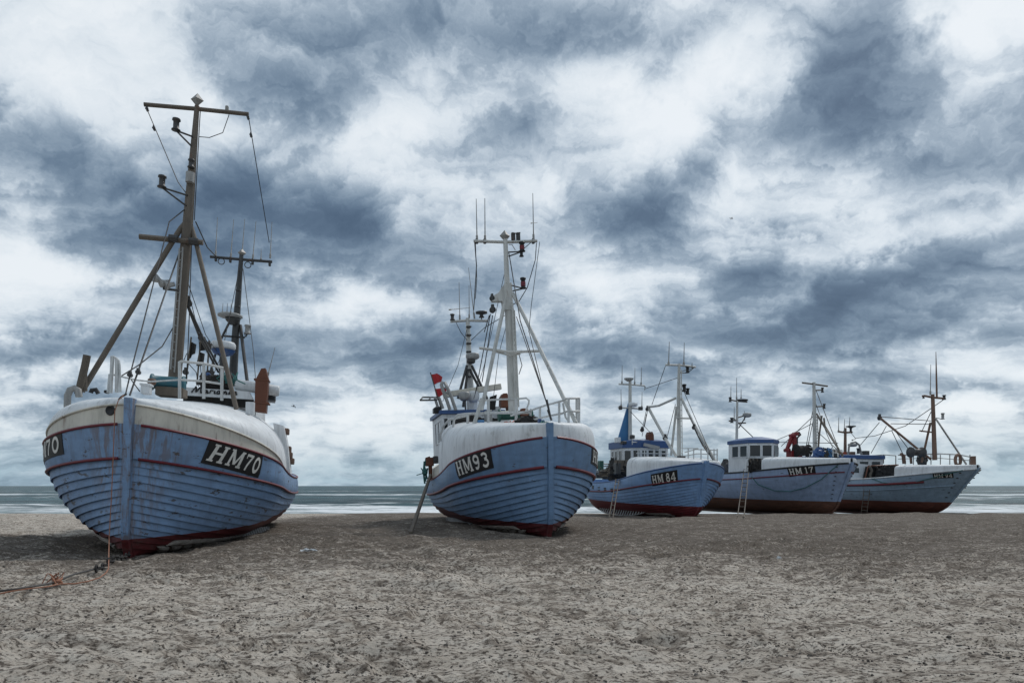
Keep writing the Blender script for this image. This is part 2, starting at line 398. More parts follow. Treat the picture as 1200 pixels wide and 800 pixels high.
    # --- number plate
    def plate(b, text, corners, side, slant=.0, srange=(.02,.9)):
        st = [c[1:] if c[0] == 'st' else b.hit(c, side, srange) for c in corners]       # TL, TR, BR, BL as seen reading the text
        def at(u, v, off):
            s = lerp(lerp(st[3][0],st[2][0],u), lerp(st[0][0],st[1][0],u), v)
            t = lerp(lerp(st[3][1],st[2][1],u), lerp(st[0][1],st[1][1],u), v)
            return b.H(s, t, side, off)
        o0 = (b.lap if b.nst else 0) + .012
        mb = MB(); n, mm = 18, 6
        mb.grid([[at(i/n, j/mm, o0) for i in range(n+1)] for j in range(mm+1)], 0, True)
        rim = [(i/n,0) for i in range(n+1)]+[(1,j/mm) for j in range(1,mm+1)]+[(i/n,1) for i in range(n-1,-1,-1)]+[(0,j/mm) for j in range(mm-1,-1,-1)]
        mb.grid([[at(u,v,o0-.03) for u,v in rim],[at(u,v,o0) for u,v in rim]], 0, False)
        pl = mb.build('number_plate', 'plate', b.root)
        ws = [ADV.get(ch,.8) for ch in text]; tot = sum(ws); x = 0; lt = MB(); kk = 0
        for ch, w in zip(text, ws):
            for stroke, wa in GL.get(ch, []):
                kk += 1; off = o0+.006+.0006*(kk % 9)
                pts = [Vector((p[0], p[1], 0)) for p in stroke]
                fine = []
                for i in range(len(pts)-1):
                    m_ = max(1, int((pts[i+1]-pts[i]).length/.12))
                    fine += [pts[i].lerp(pts[i+1], j/m_) for j in range(m_)]
                fine.append(pts[-1])
                ra, rb = [], []
                for i, p in enumerate(fine):
                    d = (fine[min(i+1,len(fine)-1)]-fine[max(i-1,0)]).normalized(); nn = Vector((-d.y,d.x,0))*wa/2
                    for arr, q in ((ra,p+nn),(rb,p-nn)):
                        u = (x + q.x*w*.86 + w*.07 + slant*(q.y-.5))/tot; v = .14+.72*q.y
                        arr.append(at(.04+.92*u, v, off))
                lt.grid([ra, rb], 0, False)
            x += w
        lt.build('lettering', 'letter', pl)
    # --- fittings
    def tube(b, name, m_, r, c, s, pts, n=7, parent=None):
        mb = MB(); mb.tube([b.P(c(*p[:2]), p[2] if len(p) > 2 else s) for p in pts], r, n); return mb.build(name, m_, parent or b.root)
    def wire(b, c, s, pts, r=.011, m_='wire', name='stay', parent=None): return b.tube(name, m_, r, c, s, pts, 5, parent)
    def boxp(b, name, m_, c, s, x0, y0, x1, y1, depth, parent=None, bev=.02):
        a = b.P(c(x0,y1), s); d = b.P(c(x1,y0), s); mb = MB()
        mb.box(((a.x+d.x)/2, s+depth/2, (a.z+d.z)/2), (abs(d.x-a.x), depth, abs(d.z-a.z)), None, 0, bev); return mb.build(name, m_, parent or b.root)
    def poly(b, name, m_, c, s, pts, depth, parent=None):
        mb = MB(); mb.prism([b.P(c(*p), s) for p in pts], (0,depth,0)); return mb.build(name, m_, parent or b.root)
    def lamp(b, c, s, x, y, r=.1, h=.2, m_='black', arm=None, parent=None, lens=None):
        p = b.P(c(x,y), s); mb = MB()
        mb.lathe(p-Vector((0,0,h/2)), (0,0,1), [(0,0),(r*1.05,0),(r*1.05,.02),(r*.7,.05),(r*.7,h*.8),(r,h*.85),(r*.9,h),(0,h+.02)], 12)
        o = mb.build('navigation_lamp', m_, parent or b.root)
        if lens:
            q = MB(); q.lathe(p-Vector((0,0,h*.3)), (0,0,1), [(r*.78,0),(r*.8,.02),(r*.8,h*.4),(r*.78,h*.42)], 12); q.build('lens', lens, o)
        if arm:
            for a in arm:
                q = MB(); q.tube([p-Vector((0,0,h/2)), b.P(c(*a), s)], .022, 6); q.build('bracket', 'steel', o)
        return o
    def ladder_rungs(b, name, m_, A0, A1, B0, B1, n, r=.022, rr=.014):
        mb = MB(); mb.tube([A0,A1], r, 6); mb.tube([B0,B1], r, 6)
        for i in range(n):
            f = (i+.5)/n; mb.tube([Vector(A0).lerp(A1,f), Vector(B0).lerp(B1,f)], rr, 5)
        return mb.build(name, m_, b.root)
    def radome(b, name, c, s, x, y, r, h, m_='white'):
        p = b.P(c(x,y), s); mb = MB()
        mb.lathe(p-Vector((0,0,h/2)), (0,0,1), [(0,0),(r*.55,0),(r*.9,h*.18),(r,h*.35),(r,h*.75),(r*.9,h*.93),(r*.5,h),(0,h)], 18); return mb.build(name, m_, b.root)
    def whip(b, c, s, x0, y0, x1, y1, r=.014, m_='railgrey', parent=None):
        p0 = b.P(c(x0,y0), s); p1 = b.P(c(x1,y1), s); mb = MB(); mb.tube([p0, p0.lerp(p1,.12), p0.lerp(p1,.13), p1], [r*1.9,r*1.9,r,r*.5], 5); return mb.build('antenna', m_, parent or b.root)
    def windows(b, c, s, rects, house, frame='white', proud=.0):
        for x0,y0,x1,y1 in rects:
            a = b.P(c(x0,y1), s); d = b.P(c(x1,y0), s); w, h = abs(d.x-a.x), abs(d.z-a.z); cx_, cz = (a.x+d.x)/2, (a.z+d.z)/2
            mb = MB(); t = .035
            for dx, dz, ww, hh in ((0,h/2,w+t,t),(0,-h/2,w+t,t),(-w/2,0,t,h-t),(w/2,0,t,h-t)):
                mb.box((cx_+dx, s-.02, cz+dz), (ww,.05,hh))
            f = mb.build('window', frame, house)
            g = MB(); g.box((cx_, s-.012, cz), (w-.02,.02,h-.02)); g.build('pane', 'glass', f)
    def house(b, name, poly, z0, z1, m_='white', rake=0.0):
        """wheelhouse of plan polygon [(x,y)...] counter-clockwise, top shifted aft by rake"""
        mb = MB(); n = len(poly)
        a = [Vector((x,y,z0)) for x,y in poly]; t = [Vector((x,y+rake*0,z1)) for x,y in poly]
        mb.add(a+t, [[i,(i+1)%n,n+(i+1)%n,n+i] for i in range(n)] + [list(range(n,2*n))])
        return mb.build(name, m_, b.root)
    def wall_windows(b, p0, p1, z0, z1, spans, house, frame='white'):
        """windows let into the vertical wall that runs from plan point p0 to p1 (outside on the right hand)"""
        p0 = Vector((*p0,0)); p1 = Vector((*p1,0)); d = (p1-p0).normalized(); nrm = Vector((d.y,-d.x,0))
        ln = (p1-p0).length; rot = Matrix((d, -nrm, Vector((0,0,1)))).transposed()
        for f0, f1 in spans:
            w = (f1-f0)*ln; c = p0 + d*(ln*(f0+f1)/2) + Vector((0,0,(z0+z1)/2)); h = z1-z0
            mb = MB(); t = .05
            for dx, dz, ww, hh in ((0,h/2,w+t,t),(0,-h/2,w+t,t),(-w/2,0,t,h-t),(w/2,0,t,h-t)):
                mb.box(c + d*dx + Vector((0,0,dz)) + nrm*.01, (ww,.05,hh), rot)
            fr = mb.build('window', frame, house)
            g = MB(); g.box(c + nrm*.004, (w-.03,.02,h-.03), rot); g.build('pane', 'glass', fr)
    def roof(b, poly, z, th, m_, ov, house, camber=.12):
        mb = MB(); cx_ = sum(p[0] for p in poly)/len(poly); cy_ = sum(p[1] for p in poly)/len(poly); n = len(poly)
        o = [Vector((cx_+(x-cx_)*(1+ov), cy_+(y-cy_)*(1+ov), 0)) for x,y in poly]
        rings = [[p+Vector((0,0,z)) for p in o], [p+Vector((0,0,z+th)) for p in o]]
        for k in (.85,.6,.3,.02): rings.append([Vector((cx_+(p.x-cx_)*k, cy_+(p.y-cy_)*k, z+th+camber*(1-k*k))) for p in o])
        mb.add(rings[0], [list(range(n))[::-1]])
        for i in range(len(rings)-1):
            mb.add(rings[i]+rings[i+1], [[j,(j+1)%n,n+(j+1)%n,n+j] for j in range(n)], 0, i > 0)
        return mb.build('roof', m_, house)
    def slats(b, s0, s1, t0, n, side, out=.34, spread=0):
        """the row of wear planks that the boat slides on"""
        mb = MB(); 
        for i in range(n):
            s = lerp(s0,s1,(i+.5)/n); f = math.sin(math.pi*(i+.5)/n)**.5
            p = b.H(s, t0, side, .02) + Vector((side*spread*(i/n-.6),0,0))
            e = p + Vector((side*(.02+out*.35*f), 0, -.30*f)); w = (s1-s0)*b.dens/n
            d = Vector((side*spread/n*.28,w/2,0)); nn = Vector((side*.012,0.02,.01))
            mb.prism([p-d, p+d, e+d, e-d], nn)
        mb.tube([b.H(lerp(s0,s1,i/20), t0, side, .02)+Vector((side*spread*(i/20-.6),0,0))+Vector((side*(.02+out*.35*math.sin(math.pi*(i)/20)**.5),0,-.30*math.sin(math.pi*i/20)**.5)) for i in range(21)], .02, 6)
        mb.build('bilge_grate', 'slat', b.root)
    def wear_boards(b, s0, s1, n, side, t0=.03, t1=.15):
        mb = MB(); w = (s1-s0)/n; o = b.lap+.02
        for i in range(n):
            for j, (ta, tb) in enumerate(((t0,(t0+t1)/2-.006),((t0+t1)/2+.006,t1))):
                sk = w*.5*(1 if j else -1); sa = s0 + (i+.5*j)*w
                rows = [[b.H(sa+w*(.12+.76*k/4)+sk*(g/3-.5), lerp(ta,tb,g/3), side, o+(.02 if 0<g<3 and 0<k<4 else 0)) for k in range(5)] for g in range(4)]
                mb.grid(rows, 0, False); rim = rows[0]+[q[-1] for q in rows[1:]]+rows[3][-2::-1]+[q[0] for q in rows[2:0:-1]]
                mb.grid([rim+[rim[0]], [q+Vector((-side*.05,0,.03)) for q in rim+[rim[0]]]], 0, False)
        mb.build('wear_boards', 'wear', b.root)
    def port(b, c, side, w, h, srange=(.02,.97), name='scupper'):
        s, t = b.hit(c, side, srange); o = (b.lap if b.nst else 0)
        mb = MB(); a = [b.H(s-w/2,t-h/2,side,o+.008),b.H(s+w/2,t-h/2,side,o+.008),b.H(s+w/2,t+h/2,side,o+.008),b.H(s-w/2,t+h/2,side,o+.008)]
        mb.prism(a, (-side*.03,0,0)); mb.build(name, 'black', b.root)
    def diamond(b, c, s, x, y, r, parent=None):
        p = b.P(c(x,y), s); mb = MB(); v = [p+Vector(d)*r for d in ((1,0,0),(0,1,0),(-1,0,0),(0,-1,0),(0,0,1.1),(0,0,-1.1))]
        mb.add(v, [[0,1,4],[1,2,4],[2,3,4],[3,0,4],[1,0,5],[2,1,5],[3,2,5],[0,3,5]]); return mb.build('radar_reflector', 'railgrey', parent or b.root)
    def pulley(b, c, s, x, y, r=.08, parent=None):
        p = b.P(c(x,y), s); mb = MB(); mb.lathe(p-Vector((0,.05,0)), (0,1,0), [(0,0),(r,0),(r*.8,.04),(r*.8,.06),(r,.1),(0,.1)], 12); mb.box(p+Vector((0,0,r*.4)), (r*.9,.13,r*2.6)); return mb.build('pulley_block', 'steel', parent or b.root)
    def clump(b, name, m_, p, size, n=40, seed=1):
        """a heap of net or gear: ragged folded lump"""
        rr = random.Random(seed); mb = MB(); p = Vector(p); sx, sy, sz = size
        rows = []
        for i in range(9):
            th = math.pi*i/8
            rows.append([p + Vector((sx*math.sin(th)*math.cos(a)*k, sy*math.sin(th)*math.sin(a)*k, sz*math.cos(th)*k)) for a, k in [(2*math.pi*j/14, 0.75+.4*abs(math.sin(j*2.3+i*1.7+seed))) for j in range(14)]])
        rows = [r+[r[0]] for r in rows]; mb.grid(rows, 0, False)
        for k in range(n//8):
            a = p + Vector((rr.uniform(-sx,sx)*.9, rr.uniform(-sy,sy)*.9, sz*.3)); mb.tube([a, a+Vector((rr.uniform(-.1,.1),-sy*.4,sz*.8)), a+Vector((rr.uniform(-.2,.2),-sy*.9,-sz*.4)), a+Vector((rr.uniform(-.3,.3),-sy*.9,-sz*1.1))], .018, 5)
        return mb.build(name, m_, b.root)

# stroke letters of the registration numbers (unit cell, slab serifs)
def arc(cx, cy, rx, ry, a0, a1, n=14): return [(cx+rx*math.cos(R(lerp(a0,a1,i/n))), cy+ry*math.sin(R(lerp(a0,a1,i/n)))) for i in range(n+1)]
W_ = .2
ADV = {'H':1.08,'M':1.25,'1':.66,'7':.8,' ':.3,'0':.84,'9':.82,'3':.78,'8':.82,'4':.86}
GL = {
 'H': [([(.2,0),(.2,1)],W_),([(.8,0),(.8,1)],W_),([(.2,.5),(.8,.5)],.13),([(.02,.05),(.38,.05)],.1),([(.02,.95),(.38,.95)],.1),([(.62,.05),(.98,.05)],.1),([(.62,.95),(.98,.95)],.1)],
 'M': [([(.15,0),(.15,1)],.13),([(.85,0),(.85,1)],.18),([(.17,1),(.5,.14)],.16),([(.83,1),(.5,.14)],.12),([(.01,.05),(.3,.05)],.1),([(.68,.05),(1,.05)],.1),([(.02,.95),(.24,.95)],.1),([(.78,.95),(1,.95)],.1)],
 '7': [([(.06,.92),(.94,.92)],.16),([(.1,.7),(.1,.95)],.1),([(.86,.92),(.62,.6),(.45,.3),(.4,0)],.2)],
 '0': [(arc(.5,.5,.36,.42,0,360,28),.2)],
 '9': [(arc(.5,.68,.33,.24,0,360,24),.19),([(.83,.68),(.8,.4),(.66,.16),(.44,.05),(.2,.12)],.17)],
 '3': [(arc(.45,.73,.32,.19,150,-90,16),.18),(arc(.46,.29,.36,.24,90,-155,18),.19)],
 '8': [(arc(.5,.74,.28,.19,0,360,22),.18),(arc(.5,.28,.34,.23,0,360,24),.19)],
 '4': [([(.68,0),(.68,1)],.2),([(.66,.95),(.08,.3)],.13),([(.02,.28),(.98,.28)],.14),([(.45,.04),(.92,.04)],.09)],
 '1': [([(.5,0),(.5,1)],.24),([(.5,.95),(.2,.8)],.13),([(.2,.05),(.8,.05)],.1)],
}

# ================================================================== the five boats
FORM = dict(foot=.25, p0=1.9, p1=2.3, q1=.72, full=2.6, trans=.25, stw=.13, stem_hm=False, winset=0.0, wn=2.6, wm=2.2, wp=1.0, bh=0, bl=1, lap=.05, nst=12, yaw=15, dens=.38, seams=(.93,))
def mkboat(**k): d = dict(FORM); d.update(k); return Boat(**d)

# ---- the nearest boat, on the left
b = b70 = mkboat(label='weathered blue clinker fishing boat numbered HM70 with rust-streaked white foredeck and tall brown mast',
    stem_px=143.5, D=13.8, z0=-.03, heel=2.8, yaw=12.3, L=13, B=4.98, zb=2.50, zm=1.70, zst=2.1, fm=.60, rake=.2, Le0=.36, Le1=.29, hm='hull70', tl=.74, ztop_stem=2.97, stw=.115,
    Sw=6.3, wt0=2.97, wt1=3.58, wp=.9, bh=.36, bl=5.4, wn=2.5, wm=2.3, nst=13, lap=.05, stem_hm=True)
b.build_hull(); b.build_whaleback()
b.batten(.995, .028, 'red', off=.055); b.batten(.74, .03, 'red', off=.06)
b.plate('HM70', [cA(585,262),cA(758,325),cA(742,396),cA(552,346)], 1, .22)
u0,v0=b.hit(cA(99,234),-1,(.05,.4)); u1,v1=b.hit(cA(110,318),-1,(.05,.4)); b.plate('HM70', [('st',u0+1.75,v0),('st',u0,v0),('st',u1,v1),('st',u1+1.75,v1)], -1, .12)
# main mast
mst = MB(); mst.tube([b.P(cC(453,675),4.0), b.P(cB(530,700),4.0), b.P(cB(575,130),4.0)], [.15,.125,.055], 14); mast = mst.build('mast','mastwood',b.root)
b.tube('crosstree','mastwood',.05,cB,4,[(338,124),(575,144),(806,168)],parent=mast)
b.diamond(cB,4,576,104,.15,mast); b.boxp('lantern_box','railgrey',cB,4,699,128,715,152,.1,mast)
b.lamp(cB,3.9,482,214,.1,.28,'steel',[(556,268),(548,308)],mast); b.lamp(cB,3.9,419,468,.1,.28,'steel',[(533,530),(527,577)],mast)
b.lamp(cB,3.85,549,388,.08,.2,'steel',None,mast)
mb = MB(); mb.tube([b.P(cB(544,450),3.86)+Vector((0,0,z)) for z in (-.12,.12)], .1, 10); mb.build('mast_band','grey',mast)
b.tube('yard','mastwood',.065,cB,3.85,[(317,713),(602,740)],parent=mast)
for k in ((470,722),(560,735),): 
    p = b.P(cB(*k),3.82); mb = MB(); mb.tube([p-Vector((.1,0,0)),p+Vector((.1,0,0))],.095,8); mb.build('clamp','steel',mast)
b.tube('mast_leg','mastwood',.062,cC,3.9,[(497,8,4),(478,30,4),(440,90,3.9),(58,722,3.6)],10); b.tube('mast_leg','mastwood',.055,cC,3.9,[(520,8,4),(530,40,4),(545,90,3.9),(716,796,3.0)],10)
A0,A1=b.P(cC(436,628),3.75),b.P(cC(474,112),3.75); B0,B1=b.P(cC(452,640),3.8),b.P(cC(488,108),3.8); b.ladder_rungs('mast_ladder','grey',A0,A1,B0,B1,15,.02,.013)
for x,y,s in ((388,250,3.7),(412,258,3.7),(434,268,3.7)):
    p=b.P(cC(x,y),s); mb=MB(); mb.lathe(p,(-.8,-.5,.35 if x<400 else -.4),[(0,-.1),(.05,-.1),(.06,0),(.105,.1),(.1,.12),(0,.11)],12); mb.build('work_light','grey',mast)
b.tube('light_arm','steel',.03,cC,3.75,[(404,284),(470,292)],parent=mast); b.tube('light_arm','steel',.02,cC,3.75,[(406,262),(406,284)],parent=mast)
# rigging
b.wire(cB,4,[(345,130),(490,470),(533,530)]); b.wire(cB,4,[(804,175,4),(820,270,4.6),(897,740,8)])
b.wire(cB,4,[(590,150),(586,215),(563,640)]); b.wire(cC,4,[(527,60),(518,330),(505,690)]); b.wire(cC,4,[(516,400),(512,500),(503,680)])
b.tube('forestay','wire',.014,cC,2,[(505,-60,4),(430,0,3.5),(262,655,.5),(243,738,.15)],5); b.tube('forestay','wire',.018,cC,2,[(470,140,3.9),(298,635,.6),(262,738,.2)],5)
for x,y in ((263,652),(298,640)): b.pulley(cC,.5,x,y,.045)
b.wire(cC,2,[(445,452,3.8),(400,530,3.4),(300,610,2.6),(228,655,2.2)],.014)
b.wire(cC,4,[(543,0,4),(592,108,6),(632,150,8)],.016); b.wire(cB,4,[(583,268),(630,272),(690,250),(718,170)],.01)
b.pulley(cC,4.2,509,345,.1); b.pulley(cC,4.6,566,495,.07)
for dx in (0,12): b.wire(cC,5,[(509+dx*.3,360,4.2),(558+dx,485,4.6),(640+dx,640,6)],.03,'steel','tackle')
for xx,yy in ((384,232),): pass
for p_ in (((352,146),cB),((383,232),cB),((803,183),cB),((816,262),cB)): b.pulley(p_[1],4,p_[0][0],p_[0][1],.035)
# aft mast with aerials
am = MB(); am.tube([b.P(cC(700,690),8), b.P(cC(718,400),8), b.P(cC(738,140),8)], [.13,.1,.06], 10); amast = am.build('aerial_mast','steel',b.root)
b.tube('crossarm','steel',.042,cC,8,[(604,148),(738,160),(869,170)],parent=amast)
for x0,y0,x1,y1 in ((627,145,636,-20),(692,152,705,-10),(740,140,752,-12),(786,158,800,-3),(860,155,868,0),(821,160,822,115)): b.whip(cC,8,x0,y0,x1,y1,.015,'railgrey',amast)
for x in (628,690,785,858): b.boxp('aerial_base','steel',cC,7.97,x-6,142+(x-628)*.09,x+6,166+(x-628)*.09,.08,amast)
b.diamond(cC,8,740,132,.12,amast)
for x,y in ((652,168),(765,183)):
    p=b.P(cC(x,y),8); mb=MB(); mb.tube([p+Vector((.09*math.cos(a),0,.09*math.sin(a))) for a in [k*math.pi/6 for k in range(13)]],.014,5); mb.build('eye_ring','steel',amast)
for y in (290,360,430,560): b.boxp('mast_step','steel',cC,7.9,712-(y-430)*.06-8,y-3,712-(y-430)*.06+14,y+3,.1,amast)
p=b.P(cC(690,395),7.8); mb=MB(); mb.lathe(p-Vector((0,0,.09)),(0,0,1),[(0,0),(.28,.0),(.35,.03),(.35,.08),(.28,.11),(0,.12)],20); o=mb.build('radar','grey',b.root); mb=MB(); mb.lathe(p-Vector((-.08,0,.29)),(0,0,1),[(0,0),(.08,0),(.2,.12),(.22,.2),(0,.2)],14); mb.build('radar_foot','steel',o)
for x in (657,676,692): b.whip(cC,7.8,x,385,x+2,346,.012)
b.radome('radome',cC,7.2,660,530,.34,.27); p=b.P(cC(660,560),7.2); mb=MB(); mb.lathe(p-Vector((0,0,.07)),(0,0,1),[(.12,0),(.26,.05),(.33,.16)],18); mb.build('radome_base','roofblue',b.root)
b.tube('radome_post','steel',.07,cC,7.2,[(655,575),(652,700)],8)
b.lamp(cC,7.9,764,458,.1,.26,'grey',[(755,490)],amast); b.tube('lamp_arm','steel',.03,cC,7.9,[(655,485),(752,492),(754,470)],parent=amast)
b.tube('mast_strut','steel',.05,cC,8,[(733,440),(765,702,7.4)]); b.tube('mast_strut','steel',.035,cC,8,[(700,400),(650,500)]); b.tube('mast_strut','steel',.035,cC,8,[(600,660,7.4),(628,560,7.6),(650,500)])
for pts in ([(520,330,4.1),(555,470,5),(565,640,6)],[(490,200,4.2),(585,480,6.5),(690,640,7.6)],[(733,180,8),(655,560,7),(600,700,6)],[(745,200,8),(790,560,7),(800,700,6.4)],[(505,560,4.1),(470,640,3.6),(440,690,3.4)],[(510,600,4.2),(545,640,5),(555,700,5.4)]): b.wire(cC,5,pts,.010,'wire','rope')
for x,y,sz in ((500,640,.07),(612,640,.06),(690,660,.07),(570,660,.06)): b.pulley(cC,5.2,x,y,sz)
b.clump('gear_heap','net',b.P(cC(628,690),6.0),(.45,.3,.22),40,51); b.clump('coiled_rope','greenrope',b.P(cC(690,672),5.9),(.2,.2,.16),24,52)
b.tube('exhaust_pipe','steel',.05,cC,6.4,[(590,700),(593,640),(600,632)],8); b.radome('fuel_bottle',cC,6.2,596,665,.07,.3,'roofblue')
# name board and wheelhouse top behind the foredeck
nbp=[(490,703),(770,722),(788,756),(489,737)]
def wb(c,pts,s,dep,name,m_): return b.poly(name,m_,c,s,pts,dep)
nb = wb(cC,nbp,5.6,.25,'name_board','white'); wb(cC,[(489,738),(788,757),(784,790),(489,775)],5.75,.2,'board_support','dark')
def script(b,parent,c,s,x0,y0,dx,dy,strokes,wd,sl=0.):
    lt=MB()
    for st in strokes:
        ps=[b.P(c(x0+dx*(x+sl*y), y0+dy*x-wd*0-28*y),s) for x,y in st]
        fine=[]
        for i in range(len(ps)-1):
            for j in range(4):
                p0=ps[max(i-1,0)];p1=ps[i];p2=ps[i+1];p3=ps[min(i+2,len(ps)-1)];t=j/4
                fine.append(.5*((2*p1)+(p2-p0)*t+(2*p0-5*p1+4*p2-p3)*t*t+(3*p1-p0-3*p2+p3)*t**3))
        fine.append(ps[-1]); lt.tube(fine,wd,5)
    return lt.build('lettering','black',parent)
MAR=[[(0,0),(.25,.55),(.45,1),(.5,.5),(.5,.1),(.8,.7),(1,1),(1.02,.4),(1.05,.05),(1.25,.2)],
     [(1.75,.5),(1.5,.45),(1.4,.1),(1.6,.02),(1.75,.5),(1.78,.05),(1.95,.15)],[(2.05,.05),(2.15,.5),(2.3,.48),(2.45,.5)],[(2.6,.5),(2.58,.05),(2.75,.12)],[(2.66,.75),(2.68,.8)],
     [(3.2,.5),(2.95,.45),(2.85,.1),(3.05,.02),(3.2,.5),(3.23,.05),(3.4,.15)],[(3.5,.05),(3.6,.48),(3.6,.05),(3.8,.48),(3.9,.3),(3.9,.05),(4.05,.12)],[(4.15,.05),(4.25,.48),(4.25,.05),(4.45,.48),(4.55,.3),(4.55,.05),(4.7,.12)],[(4.75,.22),(5.0,.3),(4.95,.48),(4.78,.4),(4.76,.1),(4.95,.03),(5.15,.15)]]
script(b,nb,cC,5.57,524,727,38,2.0,MAR,.017,.12)
b.poly('wheelhouse_front','white',cC,6.2,[(489,745),(800,770),(800,830),(489,830)],2.2)
# winch, vent, pipes on the foredeck
w=MB(); p=b.P(cC(425,686),3.3); w.lathe(p-Vector((.36,0,0)),(1,0,0),[(0,0),(.19,0),(.19,.04),(.15,.06),(.15,.66),(.19,.68),(.19,.72),(0,.72)],16); win=w.build('winch_drum','teal',b.root)
b.boxp('winch_frame','wood',cC,3.1,368,706,490,736,.5); b.boxp('winch_frame','wood',cC,3.2,366,672,384,712,.4); b.boxp('winch_frame','wood',cC,3.2,464,672,482,712,.4)
b.radome('winch_cap',cC,3.0,356,682,.09,.16,'mastbrown'); b.boxp('vent_box','white',cC,2.2,306,692,346,730,.25); b.boxp('vent_lid','white',cC,2.17,302,688,350,694,.3)
def rail(c,s,pts,r=.022,m_='railwhite',n='railing'): return b.tube(n,m_,r,c,s,pts,7)
rail(cC,3,[(195,652,2.6),(232,660,2.6),(290,673,2.7),(350,680,2.8),(475,672,2.9)],.02); rail(cC,3,[(470,600,2.6),(480,594,2.6),(575,603,2.8),(660,622,3.0)],.03); rail(cC,3,[(475,672,2.6),(575,678,2.8),(656,690,3)],.026)
for x,y0,y1,s in ((474,598,750,2.6),(577,604,752,2.8),(654,620,760,3.0)): rail(cC,s,[(x,y0),(x,y1)],.036,'railwhite','stanchion')
for x,y0,y1 in ((188,572,728),(206,585,726),(176,648,728)): rail(cC,2.6,[(x,y0),(x-8 if x<190 else x,y1)],.04 if x>180 else .025,'railwhite','stanchion')
rail(cC,2.6,[(190,572),(206,582),(215,592),(218,610),(222,725)],.025); rail(cC,2.6,[(176,650),(200,652)],.02)
rail(cC,2.4,[(268,672),(305,722)],.012,'steel','wire_brace')
b.tube('bulwark_post','wood',.085,cC,3.4,[(80,568),(72,610),(42,735)],8); b.tube('bulwark_post','wood',.06,cC,3.45,[(68,600),(70,720)],8)
b.tube('vent_pipe','grey',.075,cC,3.3,[(-4,790),(-3,740),(8,715),(28,708),(42,716),(46,745)],9); b.tube('hose','black',.05,cC,2.6,[(96,728),(100,717),(118,714),(128,730)],7)
b.boxp('deck_fitting','black',cC,2.6,150,716,168,728,.15)
for x0,x1,y0,y1 in ((764,790,764,800),(742,760,757,790)): pass
b.tube('vent_pipe','white',.11,cA,3.9,[(724,146),(723,188)],10)
# funnel
p0=b.P(cC(822,800),5.4); f0=MB(); z=lambda y: b.P(cC(822,y),5.4).z; xx=lambda x,y: b.P(cC(x,y),5.4).x
f0.prism([b.P(cC(*q),5.4) for q in ((793,805),(797,672),(822,624),(840,622),(852,668),(842,812))],(0,.34,0)); b.fun=f0.build('funnel','brown',b.root)
for y in (672,770):
    q=MB(); c_=b.P(cC(823,y),5.4); q.box(c_+Vector((0,.17,0)),(b.P(cC(853,y),5.4).x-b.P(cC(793,y),5.4).x+.03,.38,.05)); q.build('funnel_band','brown',b.fun)
mb=MB(); mb.lathe(b.P(cC(712,692),5.9),b.P(cC(802,706),5.9)-b.P(cC(712,692),5.9),[(0,0),(.13,0),(.15,.03),(.15,.5),(.16,.51),(.16,.57),(.15,.58),(.15,1.1),(.13,1.14),(0,1.14)],16); mb.build('life_raft_canister','white',b.root)
b.boxp('floodlight','black',cC,5.9,852,722,882,758,.3); b.boxp('floodlight_back','grey',cC,6.1,846,735,880,765,.3)
b.whip(cC,5.9,850,655,881,534,.014)
# aft bulwark beyond the foredeck, gear over the side
b.poly('aft_bulwark','dome',cA,5.6,[(800,215),(835,225),(850,300),(858,385),(820,350)],.5)
for i,(x,y) in enumerate(((845,245),(852,305),(856,325),(862,345))): b.boxp('fender_board','mastbrown',cA,5.9,x-10,y-12,x+8,y+8,.3)
b.port(cA(270,176),-1,.1,.05) if False else None
mb=MB(); q=b.P(cA(269,176),.22); mb.lathe(q+Vector((-.02,-.08,0)),(-.3,-1,0),[(0,.055),(.07,.055),(.075,.065),(.095,.06),(.10,.0),(0,.0)],14); mb.build('hawse_pipe','black',b.root)
b.tube('hawse_line','wire',.02,cA,.1,[(310,118,.1),(292,128,.1),(272,150,.12),(268,178,.08)],6)
b.tube('dirt_rail','mastwood',.02,cA,.5,[(60,245,2.2),(110,228,1.6),(190,205,.9),(286,196,.15)],6) if False else None
b.port(cA(846,424),1,.12,.14); b.port(cA(856,440),1,.05,.08)
b.slats(4.6,6.6,.17,13,1,.3,.55); b.slats(4.6,6.6,.17,13,-1,.3,.55); b.wear_boards(.7,5.6,11,1,.025,.125); b.wear_boards(.7,5.6,11,-1,.025,.125)

# ---- second boat
b = b93 = mkboat(label='blue clinker fishing boat numbered HM93 with smooth rounded white foredeck and white tripod mast',
    stem_px=648, D=19.3, z0=-.03, heel=-2.0, yaw=13, L=13, B=4.5, zb=2.62, zm=1.58, zst=2.2, fm=.72, rake=.25, Le0=.33, Le1=.27, hm='hull93', tl=.70, ztop_stem=2.97, stw=.11,
    Sw=5.8, wt0=2.97, wt1=3.5, wn=8, wm=3.6, nst=12, lap=.055, stem_hm=True)
b.build_hull(); b.build_whaleback()
b.batten(.995, .035, 'red', off=.045); b.batten(.70, .045, 'red', off=.05)
b.plate('HM93', [cE(246,413),cE(403,350),cE(420,446),cE(268,497)], -1, -.05)
mst = MB(); mst.tube([b.P(cD(405,810),4.2), b.P(cD(385,345),4.2)], [.155,.13], 14); mast=mst.build('mast','mastwhite',b.root)
mb = MB(); mb.tube([b.P(cD(383,360),4.2), b.P(cD(376,185),4.2)], [.09,.07], 12); mb.build('topmast','mastwhite',mast)
mb = MB(); mb.prism([b.P(cD(*q),4.05) for q in ((326,392),(352,378),(370,350),(392,345),(402,385),(398,438),(372,440),(366,408),(330,408))],(0,.25,0)); mb.build('mast_head','mastwhite',mast)
b.pulley(cD,4.1,330,440,.1,mast); b.pulley(cD,4.1,328,398,.08,mast)
